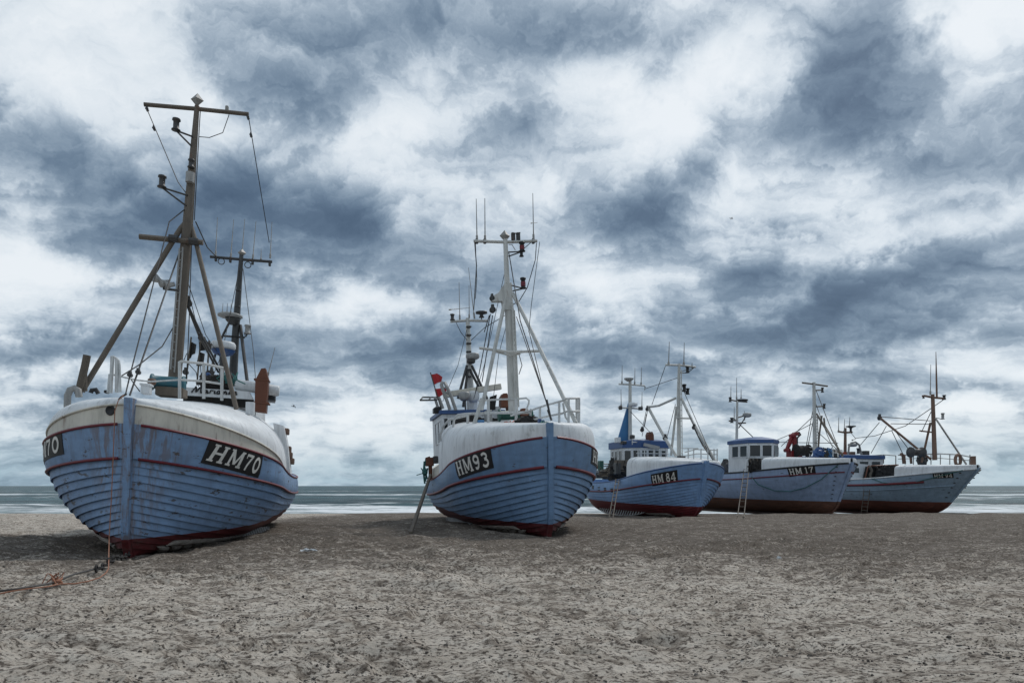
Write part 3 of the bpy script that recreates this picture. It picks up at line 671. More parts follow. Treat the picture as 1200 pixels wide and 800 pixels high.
b.tube('crosstree','mastwhite',.05,cD,4.2,[(262,192),(376,196),(490,192)],parent=mast)
for x,y0,x1,y1 in ((274,190,271,40),(303,190,302,38),(478,188,475,20)): b.whip(cD,4.2,x,y0,x1,y1,.02,'railgrey',mast)
for x in (274,303,478): b.boxp('aerial_base','steel',cD,4.17,x-5,182,x+5,200,.1,mast)
b.whip(cD,4.2,468,128,492,126,.012,'railgrey',mast); b.diamond(cD,4.2,374,174,.17,mast)
for x in (405,423): b.boxp('anemometer','steel',cD,4.15,x-6,160,x+7,188,.1,mast)
b.tube('anemometer_arm','steel',.02,cD,4.15,[(402,166),(430,162)],parent=mast)
b.lamp(cD,4.1,436,213,.1,.3,'black',[(388,232),(388,247)],mast,'red'); b.lamp(cD,4.1,440,344,.1,.34,'black',[(400,352),(402,372)],mast,'red'); b.lamp(cD,4.1,434,238,.07,.18,'black',None,mast)
b.tube('mast_leg','mastwhite',.06,cD,4,[(377,398,4.1),(290,800,3.4)],10); b.tube('mast_leg','mastwhite',.06,cD,4,[(402,380,4.1),(445,465,3.7),(592,770,1.6)],10); b.tube('mast_leg','mastwhite',.06,cE,3,[(728,140,1.6),(780,248,1.1)],10)
b.tube('mast_leg_foot','mastwhite',.06,cE,3.4,[(362,140),(325,258)],10)
b.tube('spreader','mastwhite',.045,cD,3.8,[(282,577),(392,592),(500,588)]); b.tube('spreader','mastwhite',.03,cD,3.9,[(330,588),(390,603),(430,598)])
A0,A1=b.P(cD(424,790),4.0),b.P(cD(408,442),4.0); B0,B1=b.P(cD(412,790),3.95),b.P(cD(402,415),3.95); b.ladder_rungs('mast_ladder','mastwhite',A0,A1,B0,B1,17,.028,.02)
b.wire(cD,3,[(388,230,4.2),(430,480,2.6),(530,790,.5)],.016); b.wire(cD,3,[(416,465,4),(528,785,.5)],.014); b.wire(cD,3,[(462,520,3.5),(525,780,.5)],.012)
for x0,y0,x1,y1 in ((322,455,268,740),(330,460,292,700),(318,460,300,520)): b.wire(cD,4.4,[(x0,y0),(x1,y1)],.016)
b.wire(cD,4.2,[(265,195),(272,280),(262,440,7)],.016); b.wire(cD,4.2,[(268,195),(273,330),(268,400,6)],.012)
b.wire(cD,4.2,[(488,200),(484,260),(455,360),(425,410),(405,420)],.014); b.wire(cD,4.2,[(388,205),(400,205),(412,225)],.012); b.wire(cD,4.2,[(415,232),(440,222),(470,196)],.012)
b.wire(cD,6,[(252,550,8),(300,505,6),(375,460,4.3)],.012); b.wire(cD,8,[(198,485),(215,520),(238,550)],.012)
b.wire(cD,4,[(425,600),(436,640),(425,672)],.014); 
for x,y in ((532,788),(520,775)): pass
b.tube('turnbuckle','steel',.03,cE,.4,[(650,145),(668,230)],6); b.tube('turnbuckle','steel',.03,cE,.4,[(655,190),(672,238)],6)
am = MB(); am.tube([b.P(cD(252,800),8.2), b.P(cD(246,640),8.2), b.P(cD(240,470),8.2)], [.16,.11,.07], 10); amast=am.build('aerial_mast','mastwhite',b.root)
b.tube('crossarm','mastwhite',.05,cD,8.2,[(178,482),(245,478),(313,480)],parent=amast)
for x,y0,x1,y1 in ((212,475,209,340),(246,470,245,352),(265,472,243,288)): b.whip(cD,8.2,x,y0,x1,y1,.018,'railgrey',amast)
b.whip(cD,8.2,172,440,250,432,.014,'railgrey',amast); b.lamp(cD,8.2,185,466,.09,.22,'steel',None,amast); b.lamp(cD,8.2,290,460,.1,.16,'steel',[(290,478)],amast)
mb=MB(); p=b.P(cD(290,456),8.2); mb.lathe(p,(0,0,1),[(0,0),(.05,0),(.22,.03),(.22,.09),(0,.1)],12); mb.build('aerial_dish','steel',amast)
b.radome('radome',cD,8,258,608,.25,.24,'grey'); b.radome('radome_foot',cD,8,252,626,.16,.16,'steel')
for a in ([(238,640),(205,760)],[(255,640),(312,762)],[(240,660),(224,790)],[(250,660),(290,735)]): b.tube('mast_strut','steel',.05,cD,7.8,a,7)
for y in (500,530,560,590,655,680): b.boxp('mast_step','steel',cD,8.0,236,y-3,254,y+3,.15,amast)
mb=MB(); mb.box(b.P(cE(318,106),7.2),(2.1,.22,.2),Matrix.Rotation(R(-8),3,'Y')); o=mb.build('radar_scanner','cream',b.root); b.tube('radar_post','white',.16,cE,7.3,[(322,115),(324,200)],10); b.radome('radar_gearbox',cE,7.2,322,132,.22,.4,'white')
b.radome('searchlight',cE,7.0,283,130,.2,.32,'grey'); b.tube('searchlight_post','steel',.03,cE,7.0,[(286,140),(288,205)],6)
# wheelhouse
hp=[(-1.9,6.6),(1.5,6.6),(1.5,9.6),(-1.9,9.6)]
def housebox(s, c, tl, br, depth): 
    a=b.P(c(*tl),s); d=b.P(c(*br),s); return a.x,d.x,a.z,d.z
x0,x1,z1,z0=housebox(6.7,c3,(300,440),(870,700),0); xs=b.PX(c3(262,440),x0).y
plan=[(x0,6.7),(x1,6.7),(x1,9.4),(x0,9.4)]; h=b.house('wheelhouse',plan,z0-.6,z1)
b.wall_windows((x0,6.7),(x1,6.7),z1-.75,z1-.12,[(.02,.10),(.13,.24),(.27,.38),(.44,.56),(.62,.74),(.8,.95)],h)
b.wall_windows((x0,9.4),(x0,6.7),z1-.95,z1-.2,[(.35,.58),(.66,.9)],h)
b.roof(plan,z1+.01,.12,'roofblue',.08,h)
for q in ((226,375,280,425),): b.boxp('floodlight','black',c3,6.9,*q,.4)
b.boxp('floodlight','black',c3,7.0,240,365,300,395,.3)
b.tube('hoop','grey',.06,c3,6.6,[(375,395),(350,320),(305,200),(296,160),(305,138),(325,142),(352,195),(390,280),(405,330),(430,400)],9); b.tube('hoop_bar','grey',.03,c3,6.6,[(330,230),(382,262)],6); b.tube('hoop_bar','grey',.03,c3,6.6,[(315,190),(350,200)],6)
b.tube('aerial_frame_post','grey',.05,c3,6.6,[(275,285),(312,385)],7); b.tube('aerial_frame_post','grey',.05,c3,6.6,[(232,275),(262,370)],7)
mb=MB(); fp=[(100,308),(122,280),(278,282),(250,306)]
q=[b.P(c3(*fp[0]),6.4),b.P(c3(*fp[1]),6.9),b.P(c3(*fp[2]),6.9),b.P(c3(*fp[3]),6.4)]; mb.tube(q+[q[0]],.03,6); mb.tube([q[0].lerp(q[3],.5),q[1].lerp(q[2],.5)],.025,6); mb.build('aerial_frame','steel',b.root)
b.poly('hatch_panel','dark',cE,5.6,[(388,195),(398,132),(428,122),(420,190)],.1); b.boxp('deck_box','white',cE,5.7,420,175,445,200,.4)
fn=MB(); fn.prism([b.P(cE(*q),5.5) for q in ((447,178),(448,132),(457,117),(473,116),(482,132),(484,195),(478,196),(478,178))],(0,.4,0)); b.fun=fn.build('funnel','brown',b.root)
b.boxp('engine_casing','white',cE,5.2,435,196,486,262,.7); b.boxp('casing_opening','dark',cE,5.15,408,228,440,262,.1); b.boxp('deck_locker','grey',cE,5.0,385,190,407,262,.5)
w=MB(); p=b.P(cE(510,215),4.4); w.lathe(p-Vector((.55,0,0)),(1,0,0),[(0,0),(.2,0),(.2,.05),(.15,.07),(.15,1.02),(.2,1.05),(.2,1.1),(0,1.1)],16); w.build('winch_drum','green',b.root)
b.boxp('winch_frame','grey',cE,4.3,538,195,560,258,.3); b.radome('winch_motor',cE,4.2,550,205,.14,.3,'brown')
deck=[]
rl=lambda s,pts,r=.03,n='railing': b.tube(n,'railwhite',r,cE,s,pts,7)
rl(2,[(236,312,4.4),(233,262,4.4),(236,235,4.4),(255,213,4.2),(300,208,3.8),(392,204,3.4),(515,203,3),(570,202,2.6)],.04); rl(3,[(345,150,4.4),(440,144,4.2),(515,142,4),(560,138,3.6),(571,148,3.5),(570,162,3.5),(556,200,3.4)],.03)
for x,y0,s in ((298,208,3.8),(390,150,3.4),(514,140,3.0)): b.tube('stanchion','railwhite',.045,cE,s,[(x,y0),(x,264)],7)
rl(2,[(175,330,5.4),(176,300,5.4),(190,262,5.2),(215,235,5),(300,215,4.6)],.035)
rl(1,[(490,216,3),(570,196,2.4),(640,172,1.6),(720,150,1.0),(736,140,1.0),(795,138,1.3)]); rl(1,[(520,250,3),(575,238,2.4),(660,218,1.4),(720,206,1),(742,197,1),(796,197,1.3)]); 
for x,y0,s in ((578,195,2.4),(620,180,1.8),(706,158,1.0),(748,140,.9),(784,139,1.3),(795,138,1.6)): b.tube('stanchion','railwhite',.035,cE,s,[(x,y0),(x,256)],7)
rl(1,[(723,160,1),(728,190,1),(735,225,1),(748,240,1)],.03)
for x,y,w_,h_ in ((622,244,12,30),(636,246,10,22)): b.boxp('mooring_bitt','roofblue',cE,.9,x-w_/2,y-h_/2,x+w_/2,y+h_/2,.15)
b.clump('rope_coil','greenrope',b.P(cE(640,262),.9),(.22,.2,.1),24,4); b.clump('coiled_gear','net',b.P(cE(565,250),2.4),(.4,.3,.2),30,6)
for x,y in ((613,281),(708,280)):
    q=b.P(cE(x,y),.35 if x<640 else .3); mb=MB(); mb.lathe(q+Vector((0,-.06,0)),(-.25 if x<640 else .25,-1,.1),[(0,.055),(.08,.055),(.085,.065),(.11,.06),(.115,0),(0,0)],14); mb.build('hawse_pipe','black',b.root)
b.port(cE(148,540),-1,.16,.16)
for pts in ([(386,250,4.2),(300,640,6.4),(262,760,7)],[(240,500,8.2),(205,640,7.6),(150,770,7)],[(400,420,4.1),(352,600,5),(330,780,5.6)],[(500,195,4.2),(470,420,3.2),(460,520,3)]): b.wire(cD,5,pts,.010,'wire','rope')
b.clump('gear_heap','net',b.P(cE(300,250),5.4),(.5,.3,.25),40,61); b.clump('coiled_rope','orange',b.P(cE(470,258),4.0),(.16,.16,.1),20,62); b.boxp('fish_crate','finblue',cE,4.6,345,235,372,262,.4); b.boxp('fish_crate','grey',cE,4.7,330,242,346,262,.4)
# low aft bulwark, gear at the side
n=14; mb=MB(); S=[lerp(5.6,11.8,i/n) for i in range(n+1)]
mb.grid([[b.H(s,1,-1) for s in S],[b.H(s,1,-1)+Vector((.05,0,.42)) for s in S],[b.H(s,1,-1)+Vector((.13,0,.42)) for s in S],[b.H(s,1,-1)+Vector((.1,0,-.1)) for s in S]],0,False); mb.build('aft_bulwark','cream',b.root)
b.tube('gallows_frame','brown',.07,cE,7.6,[(132,500),(130,430),(120,400)],8); b.boxp('gallows_block','brown',cE,7.5,112,402,146,442,.3); b.boxp('roller','steel',cE,7.4,146,396,166,430,.3)
for i,pp in enumerate(([(104,420),(100,470),(106,520)],[(112,410),(104,440),(112,485),(108,510)],[(118,450),(112,480),(116,500)])): b.tube('hauling_rope','greenrope',.035,cE,7.6,pp,6)
b.clump('net_bundle','greenrope',b.P(cE(106,468),7.6),(.10,.14,.13),12,8)
b.slats(4.4,7.8,.17,20,-1,.3,.4); b.slats(4.4,7.8,.17,20,1,.3,.4); b.wear_boards(.9,5.6,10,1,.025,.12); b.wear_boards(.9,5.6,10,-1,.025,.12)
u0,v0=b.hit(cE(852,338),1,(.03,.4)); u1,v1=b.hit(cE(838,428),1,(.03,.4)); b.plate('HM93', [('st',u0,v0),('st',u0+1.6,v0),('st',u1+1.6,v1),('st',u1,v1)], 1, 0)

# ---- third boat
b = b84 = mkboat(label='bright blue clinker fishing boat numbered HM84 with boxy white shelter and blue mast fin',
    stem_px=827, D=32.3, z0=-.16, heel=.3, yaw=14, L=12.2, B=4.5, zb=2.48, zm=1.62, zst=1.85, fm=.62, rake=.75, foot=.5, Le0=.42, Le1=.28, hm='hull84', tl=.72, ztop_stem=2.56, stem_hm=True, stw=.12,
    Sw=4.1, wt0=2.52, wt1=2.88, wp=.75, winset=.18, wn=8, wm=6, nst=14, lap=.04, trans=.3)
b.build_hull(); b.build_whaleback()
b.batten(.995,.035,'roofblue',off=.03); b.batten(.72,.035,'red',off=.05)
b.plate('HM 84', [cF(290,575),cF(396,556),cF(400,604),cF(297,622)], -1, -.05)
mst=MB(); mst.tube([b.P(cF(403,525),3.6),b.P(cF(401,265),3.6),b.P(cF(403,125),3.6)],[.105,.095,.06],12); mast=mst.build('mast','mastwhite',b.root)
b.tube('crosstree','mastwhite',.05,cF,3.6,[(348,130),(403,131),(470,139)],parent=mast)
for x,y0,x1,y1 in ((360,130,363,36),(422,130,424,40),(455,136,456,122)): b.whip(cF,3.6,x,y0,x1,y1,.028,'railgrey',mast)
b.lamp(cF,3.5,437,150,.1,.3,'black',[(405,163),(465,140)],mast); b.lamp(cF,3.5,424,224,.11,.36,'black',None,mast); b.lamp(cF,3.5,438,238,.1,.3,'black',[(410,230),(415,215)],mast)
b.tube('spreader','mastwhite',.045,cF,3.5,[(390,346),(455,348)],parent=mast)
b.tube('mast_leg','mastwhite',.06,cF,3.6,[(392,300,3.6),(372,480,4.6),(370,500,4.6)],8); b.tube('mast_leg','mastwhite',.065,cF,3,[(413,268,3.6),(460,365,2.6),(556,530,.6)],9)
b.tube('boom','mastwhite',.075,cF,5,[(390,500,4),(345,428,4.6),(278,305,5.6)],9); b.tube('boom_link','mastwhite',.06,cF,4.5,[(275,302,5.6),(320,296,5),(388,266,3.7)],7)
b.pulley(cF,5.6,274,310,.1); b.pulley(cF,4.6,346,428,.12)
A0,A1=b.P(cF(416,500),3.4),b.P(cF(412,150),3.4); B0,B1=b.P(cF(408,500),3.35),b.P(cF(406,150),3.35); b.ladder_rungs('mast_ladder','mastwhite',A0,A1,B0,B1,16,.022,.016)
for pts in ([(347,135),(292,292,5.6)],[(270,312,5.6),(250,405,6.5)],[(274,318,5.6),(262,380,6)],[(388,290),(355,420,4.6)],[(425,245),(530,490,.6)],[(418,280),(505,470,1.2)],[(262,228,7.5),(400,182,3.6)],[(200,315,8),(290,410,6.4)],[(405,160),(465,140)],[(252,420,6.6),(270,330,5.6)]): b.wire(cF,3.6,pts,.016)
for pts in ([(465,388,2.4),(485,430,2),(540,515,.7)],[(480,420,2),(500,460,1.6)],[(475,410,2.2),(520,490,1)]): b.wire(cF,2,pts,.035,'steel','tackle')
b.pulley(cF,6.5,252,395,.1); b.pulley(cF,2.4,464,385,.1)
am=MB(); am.tube([b.P(cF(203,450),8),b.P(cF(203,190),8)],[.11,.08],10); amast=am.build('aerial_mast','mastwhite',b.root)
for pts in ([(157,208),(203,210),(262,215)],[(154,303),(203,306),(253,309)]): b.tube('crossarm','mastwhite',.045,cF,8,pts,parent=amast)
for x,y0,x1,y1 in ((170,206,171,132),(222,208,223,142),(248,210,250,140),(167,300,166,230),(251,305,252,240),(264,218,262,235)): b.whip(cF,8,x,y0,x1,y1,.025,'railgrey',amast)
p=b.P(cF(198,186),8); mb=MB(); mb.lathe(p-Vector((0,0,.1)),(0,0,1),[(0,-.05),(.1,-.05),(.26,.06),(.26,.12),(0,.14)],14); mb.build('aerial_dish','grey',amast)
b.radome('radome',cF,7.9,215,292,.25,.22); b.boxp('aerial_base','steel',cF,7.9,160,296,172,312,.15,amast); b.boxp('aerial_base','steel',cF,7.9,240,300,256,314,.15,amast)
b.poly('mast_fin','finblue',cF,8.1,[(197,285),(155,430),(170,452),(198,455)],.1)
# wheelhouse
zt=b.P(cF(300,468),6.8).z; xw0=b.P(cF(230,470),6.8).x; xw1=b.P(cF(360,470),6.8).x; xm=(xw0+xw1)/2
plan=[(xw0+.25,6.8),(xw1-.1,6.8),(xw1+.25,7.4),(xw1+.25,9.4),(xw0-.45,9.4),(xw0-.45,7.5)]
h=b.house('wheelhouse',plan,1.2,zt)
b.wall_windows(plan[0],plan[1],zt-.72,zt-.12,[(.02,.22),(.27,.47),(.52,.72),(.77,.97)],h); b.wall_windows(plan[5],plan[0],zt-.72,zt-.12,[(.05,.45),(.55,.95)],h)
b.wall_windows(plan[4],plan[5],zt-.72,zt-.12,[(.12,.3),(.38,.6),(.68,.92)],h)
b.roof(plan,zt+.01,.36,'roofblue',.06,h,.15)
b.poly('name_board','grey',cF,6.55,[(258,460),(262,448),(325,462),(322,475)],.08); b.boxp('roof_box','white',cF,7.5,150,425,166,446,.4); b.boxp('roof_locker','steel',cF,7.3,172,440,190,452,.3)
fn=MB(); fn.prism([b.P(cF(*q),6.9) for q in ((280,444),(278,415),(283,403),(294,402),(300,415),(301,446))],(0,.4,0)); b.fun=fn.build('funnel','brown',b.root)
for pts in ([(210,432),(300,440),(330,455)],[(210,445),(258,445)]): b.tube('roof_rail','railwhite',.025,cF,6.9,pts,6)
for x,y in ((212,430),(235,434),(256,436)): b.tube('stanchion','railwhite',.025,cF,6.9,[(x,y),(x,455)],6)
b.radome('searchlight',cF,7.3,212,424,.14,.24,'steel'); b.tube('searchlight_post','steel',.03,cF,7.3,[(212,425),(212,448)],6)
for x in (236,262,300,322,350): b.tube('awning_post','railwhite',.035,cF,6.5,[(x,472),(x,515)],6)
for pts in ([(230,490),(360,492)],): b.tube('railing','railwhite',.03,cF,6.5,pts,6)
# foredeck rail
for pts in ([(426,486,2.6),(470,474,2),(560,478,.7)],[(430,500,2.6),(475,492,2),(560,495,.7)],[(415,470,2.8),(480,470,1.8)]): b.tube('railing','railwhite',.028,cF,2,pts,6)
for x,s in ((440,2.4),(462,2),(492,1.5),(520,1),(545,.7),(558,.6)): b.tube('stanchion','railwhite',.028,cF,s,[(x,472),(x,528)],6)
b.boxp('deck_box','steel',cF,3.2,408,500,430,522,.4); b.wire(cF,1,[(540,520,.3),(490,524,1),(430,560,2.4),(400,570,2.9)],.025,'greenrope','loose_rope')
# working deck gear
b.boxp('net_hauler','wood',cF,6.9,152,518,205,565,.5); b.boxp('net_hauler_drum','steel',cF,6.8,146,530,166,575,.4); b.clump('net_heap','net',b.P(cF(180,560),7.4),(.8,.6,.45),60,2); b.clump('net_heap','wood',b.P(cF(140,575),8.6),(.9,.6,.35),60,3)
b.boxp('deck_crate','orange',cF,10.6,62,536,86,552,.6); b.boxp('deck_crate','green',cF,10.2,80,520,96,560,.4); b.boxp('sorting_table','grey',cF,10,60,560,104,570,.8); b.boxp('table_support','steel',cF,10.2,66,570,100,592,.5)
b.tube('hoop','grey',.04,cF,9.6,[(96,533),(115,534),(118,541),(96,543)],6); b.clump('buoy_heap','steel',b.P(cF(135,548),8.9),(.3,.3,.5),30,9)
b.tube('gallows_frame','steel',.05,cF,9,[(130,575),(130,520),(143,500),(144,470)],6); b.boxp('vent_box','white',cF,8.9,134,505,150,545,.4)
b.wire(cF,7,[(165,600),(200,600,6),(240,640,5.6)],.02,'greenrope','loose_rope')
for c_ in ((54,628),(78,634),(104,637),(132,640)): b.port(cF(*c_),-1,.34,.11)
b.dens=.22; b.slats(3.4,9.0,.15,20,-1,.3,.25); b.wear_boards(1.4,3.4,5,-1,.02,.10)

# ---- fourth boat
b = b17 = mkboat(label='smooth blue fishing boat numbered HM17 with brown bottom and white wheelhouse under blue roof',
    stem_px=998, D=37.4, z0=-.25, heel=.2, yaw=17, L=14.6, B=4.9, zb=2.72, zm=2.3, zst=2.55, fm=.6, rake=1.3, foot=.4, Le0=.5, Le1=.36, hm='hull17', tl=0, nst=0, lap=0, full=2.9, trans=.75, ztop_stem=2.76, stem_hm=True, stw=.06,
    Sw=4.3, wt0=2.95, wt1=3.14, wp=.9, winset=.1, wn=9, wm=7)
b.build_hull(); b.build_whaleback()
b.batten(.995,.05,'black',off=.01); b.batten(.83,.035,'red',off=.01,s0=.004,s1=.8)
b.plate('HM 17', [cG(388,495),cG(524,480),cG(531,522),cG(402,541)], -1, 0)
for side in (1,-1):
    for i in range(8):
        f=i/7; mb=MB(); p=b.H(.32,lerp(.33,.93,f),side,.0); mb.box(p,(.05,.16,.04)); mb.build('stem_cleat','steel',b.root)
mst=MB(); mst.tube([b.P(cG(527,437),4.2),b.P(cG(521,75),4.2)],[.125,.085],12); mast=mst.build('mast','mastwhite',b.root)
b.tube('crosstree','mastwood',.05,cG,4.2,[(464,77),(522,84),(588,94)],parent=mast)
for a,y in ((532,113),(540,193)): b.tube('lamp_arm','mastwood',.04,cG,4.2,[(a-8,y+2),(572 if y>150 else 562,y)],parent=mast); b.lamp(cG,4.2,572 if y>150 else 563,y,.09,.28,'steel',None,mast)
A0,A1=b.P(cG(545,430),4.0),b.P(cG(538,240),4.0); B0,B1=b.P(cG(536,430),3.95),b.P(cG(531,240),3.95); b.ladder_rungs('mast_ladder','mastwhite',A0,A1,B0,B1,13,.03,.02)
for pts in ([(535,230,4),(600,330,2.4),(655,425,.6)],[(545,250,4),(640,400,.8)],[(570,250,3),(575,290,3),(655,425,.7)],[(560,240,3.4),(548,330,3.2),(540,430,3)]): b.tube('mast_leg','mastwood',.05,cG,3,pts,7)
for pts in ([(530,110),(650,420,.6)],[(518,200),(475,435,5)],[(516,270),(490,400,4.8)],[(325,365,8),(420,325,6),(510,280,4.2)],[(540,320,4),(640,410,1)],[(530,180),(585,330,3),(615,400,2)],[(340,370,8),(640,375,2)],[(520,240),(360,390,7)]): b.wire(cG,4.2,pts,.02)
am=MB(); am.tube([b.P(cG(140,372),9.5),b.P(cG(143,165),9.5)],[.09,.07],10); amast=am.build('aerial_mast','mastwhite',b.root)
for pts in ([(104,160),(143,168),(192,172)],[(102,265),(142,262)],[(140,275),(185,275)],[(142,250),(190,236)]): b.tube('crossarm','mastwood',.045,cG,9.5,pts,parent=amast)
p=b.P(cG(167,163),9.5); mb=MB(); mb.lathe(p-Vector((0,0,.1)),(0,0,1),[(0,0),(.15,0),(.36,.06),(.36,.14),(0,.17)],14); mb.build('aerial_dish','steel',amast)
for x,y0,x1,y1 in ((140,160,140,52),(111,160,112,95),(162,155,162,108),(128,260,128,195),(178,262,178,215)): b.whip(cG,9.5,x,y0,x1,y1,.028,'railgrey',amast)
b.radome('radome',cG,9.4,191,237,.27,.27,'grey'); b.lamp(cG,9.4,116,262,.12,.32,'steel',None,amast); b.lamp(cG,9.4,108,160,.1,.3,'steel',None,amast); b.tube('mast_strut','steel',.03,cG,9.4,[(150,278),(242,365,8.6)],6); b.tube('mast_strut','steel',.035,cG,9.4,[(150,300),(190,235)],6)
# wheelhouse: side walls face the viewer
zt=b.P(cG(300,392),8.6).z; x0=-2.0; 
yA=b.PX(cG(100,395),x0).y; yB=b.PX(cG(195,395),x0).y
xf0=b.P(cG(198,395),yB).x; 
xf1=b.P(cG(345,395),yB).x
plan=[(x0+.05,yB),(lerp(x0,xf1,.62),yB-.55),(xf1,yB),(xf1,yA),(x0,yA)]
h=b.house('wheelhouse',plan,1.6,zt)
b.wall_windows(plan[4],plan[0],zt-.78,zt-.12,[(.2,.52),(.6,.94)],h,'white'); b.wall_windows(plan[0],plan[1],zt-.78,zt-.1,[(.04,.5),(.56,.97)],h,'white'); b.wall_windows(plan[1],plan[2],zt-.78,zt-.1,[(.08,.9)],h,'white')
b.roof(plan,zt+.01,.2,'roofblue',.05,h,.22)
b.boxp('wheelhouse_base','white',cG,yB-.4,100,440,196,520,.2) if False else None
b.boxp('shelter_opening','dark',cG,yB-.75,192,450,280,512,.15); b.clump('net_heap','net',b.P(cG(230,490),yB-.9),(.6,.2,.35),50,11)
for i,x in enumerate((205,222,240,262)): b.tube('shelter_post' if i%2 else 'pipework','railgrey' if i%2 else 'wood',.04,cG,yB-.95,[(x,452),(x+ (4 if i%2 else 8),508)],6)
b.poly('shelter_brace','white',cG,yB-1.0,[(183,515),(192,452),(202,450),(196,515)],.12)
b.clump('buoy_heap','steel',b.P(cG(86,495),10.6),(.3,.4,.5),30,14)
# crane and reel
mb=MB(); P_=lambda x,y,s=5.6: b.P(cG(x,y),s)
mb.tube([P_(425,440),P_(425,340)],.13,10); cr=mb.build('deck_crane','cranered',b.root)
mb=MB(); mb.tube([P_(427,330),P_(412,337),P_(384,410)],[.08,.10,.08],8); mb.build('crane_arm','cranered',cr); mb=MB(); mb.tube([P_(388,412),P_(406,380),P_(432,330)],.06,8); mb.build('crane_arm','cranered',cr)
mb=MB(); mb.tube([P_(430,325),P_(447,322),P_(455,332),P_(438,350),P_(436,430)],.06,7); mb.build('crane_hose','black',cr); mb=MB(); mb.box(P_(424,428),(.75,.5,.35)); mb.build('crane_base','cranered',cr)
for x,y in ((412,338),(386,410),(427,330)):
    mb=MB(); mb.lathe(P_(x,y)-Vector((0,.25,0)),(0,1,0),[(0,0),(.11,0),(.11,.4),(0,.4)],12); mb.build('crane_joint','cranered',cr)
p=P_(463,412,5.2); mb=MB(); mb.lathe(p-Vector((.45,0,0)),(1,0,0),[(0,0),(.36,0),(.38,.04),(.28,.06),(.31,.45),(.28,.84),(.38,.86),(.36,.9),(0,.9)],18); mb.build('net_reel','net',b.root)
for x,y,m_ in ((548,424,'roofblue'),(570,428,'steel'),(590,428,'finblue'),(615,432,'steel')): b.clump('deck_gear',m_,b.P(cG(x,y),3),(.35,.3,.3),20,int(x))
rl=lambda s,pts,r=.03: b.tube('railing','railwhite',r,cG,s,pts,6)
rl(4,[(435,390,6),(500,395,5),(600,403,3),(660,410,1)]); rl(4,[(435,412,6),(500,415,5),(600,420,3),(660,425,1)],.025); rl(3,[(346,395,8),(346,435,8)])
for x,s in ((500,5),(545,4),(585,3.2),(615,2.4),(640,1.6),(660,1.0)): b.tube('stanchion','railwhite',.03,cG,s,[(x,392+(x-435)*.08),(x,442)],6)
b.tube('bow_roller','wood',.06,cG,.5,[(640,415),(662,430),(662,440)],7)
# green rope hanging along the side
q=[b.hit(cG(x,y),-1) for x,y in ((216,540),(250,578),(330,608),(410,610),(480,592),(560,550),(610,505),(640,480))]
mb=MB(); pts=[b.H(s,t,-1,.05) for s,t in q]; mb.tube(pts,.022,6); mb.build('loose_rope','greenrope',b.root)

# ---- fifth boat, farthest right
b = b94 = mkboat(label='grey-blue fishing boat numbered HM94 with raked bow, brown mast and dark open side shelter',
    stem_px=1146, D=42.6, z0=-.47, heel=0, yaw=17, L=16, B=5.2, zb=2.76, zm=2.2, zst=2.4, fm=.5, rake=2.6, foot=.6, Le0=.5, Le1=.36, hm='hull94', tl=0, nst=0, lap=0, full=2.9, trans=.75, ztop_stem=2.82, stem_hm=True, stw=.06,
    Sw=3.7, wt0=2.99, wt1=3.06, wp=1, winset=.06, wn=9, wm=7)
b.build_hull(); b.build_whaleback()
b.batten(.995,.045,'white',off=.01); q0=b.hit(cH(410,597),-1); q1=b.hit(cH(75,612),-1)
mb=MB(); mb.tube([b.H(lerp(q0[0],q1[0],i/24),lerp(q0[1],q1[1],i/24),-1,.03) for i in range(25)],.07,8); mb.build('rubbing_strake','red',b.root); b.batten(.66,.035,'hull94',off=.01,s0=.02,s1=.95,name='rubbing_strake')
b.plate('HM 94', [cH(448,562),cH(534,559),cH(537,580),cH(450,583)], -1, 0)
for side in (1,-1):
    for i in range(6):
        f=i/5; mb=MB(); p=b.H(.4,lerp(.4,.93,f),side,.0); mb.box(p,(.05,.2,.06)); mb.build('stem_cleat','steel',b.root)
mst=MB(); mst.tube([b.P(cH(456,505),4.4),b.P(cH(447,225),4.4)],[.15,.11],12); mast=mst.build('mast','mastbrown',b.root)
mb=MB(); mb.tube([b.P(cH(465,242),4.4),b.P(cH(463,150),4.4),b.P(cH(461,44),4.4)],[.06,.05,.016],8); mb.build('topmast','mastbrown',mast); b.whip(cH,4.4,437,228,439,98,.03,'railgrey',mast)
b.tube('crosstree','mastbrown',.07,cH,4.4,[(404,233),(412,231),(447,238),(500,243)],parent=mast); b.lamp(cH,4.4,496,238,.12,.3,'steel',None,mast); b.lamp(cH,4.3,490,318,.12,.4,'grey',[(462,325)],mast); b.lamp(cH,4.4,408,236,.08,.2,'steel',None,mast)
b.tube('mast_leg','mastbrown',.07,cH,4.6,[(438,345),(400,515,5)],8); b.tube('spreader','mastbrown',.05,cH,4.5,[(392,380),(442,386)])
b.tube('mast_leg','railgrey',.055,cH,3,[(460,328,4.2),(590,522,1)],8); b.tube('derrick_boom','mastbrown',.075,cH,5,[(440,502,4.8),(380,455,5.4),(222,325,7)],9); b.pulley(cH,7,221,326,.16)
for pts in ([(222,320,7),(440,338,4.4)],[(268,350,6.6),(440,352,4.4)],[(250,360,6.6),(185,475,9)],[(272,378,6.4),(322,482,6)],[(500,243,4.4),(440,285,5),(330,360,7),(200,402,10),(116,412,12)],[(462,330,4.2),(562,480,1.4)],[(220,345,7),(140,440,10)],[(280,370,6.4),(360,480,5.4)],[(440,300,4.4),(400,385,4.6)]): b.wire(cH,4.4,pts,.025)
p=b.P(cH(378,472),5); mb=MB(); mb.lathe(p-Vector((.5,0,0)),(1,0,0),[(0,0),(.35,0),(.35,.08),(.22,.12),(.22,.88),(.35,.92),(.35,1.0),(0,1.0)],14); mb.build('winch_drum','steel',b.root)
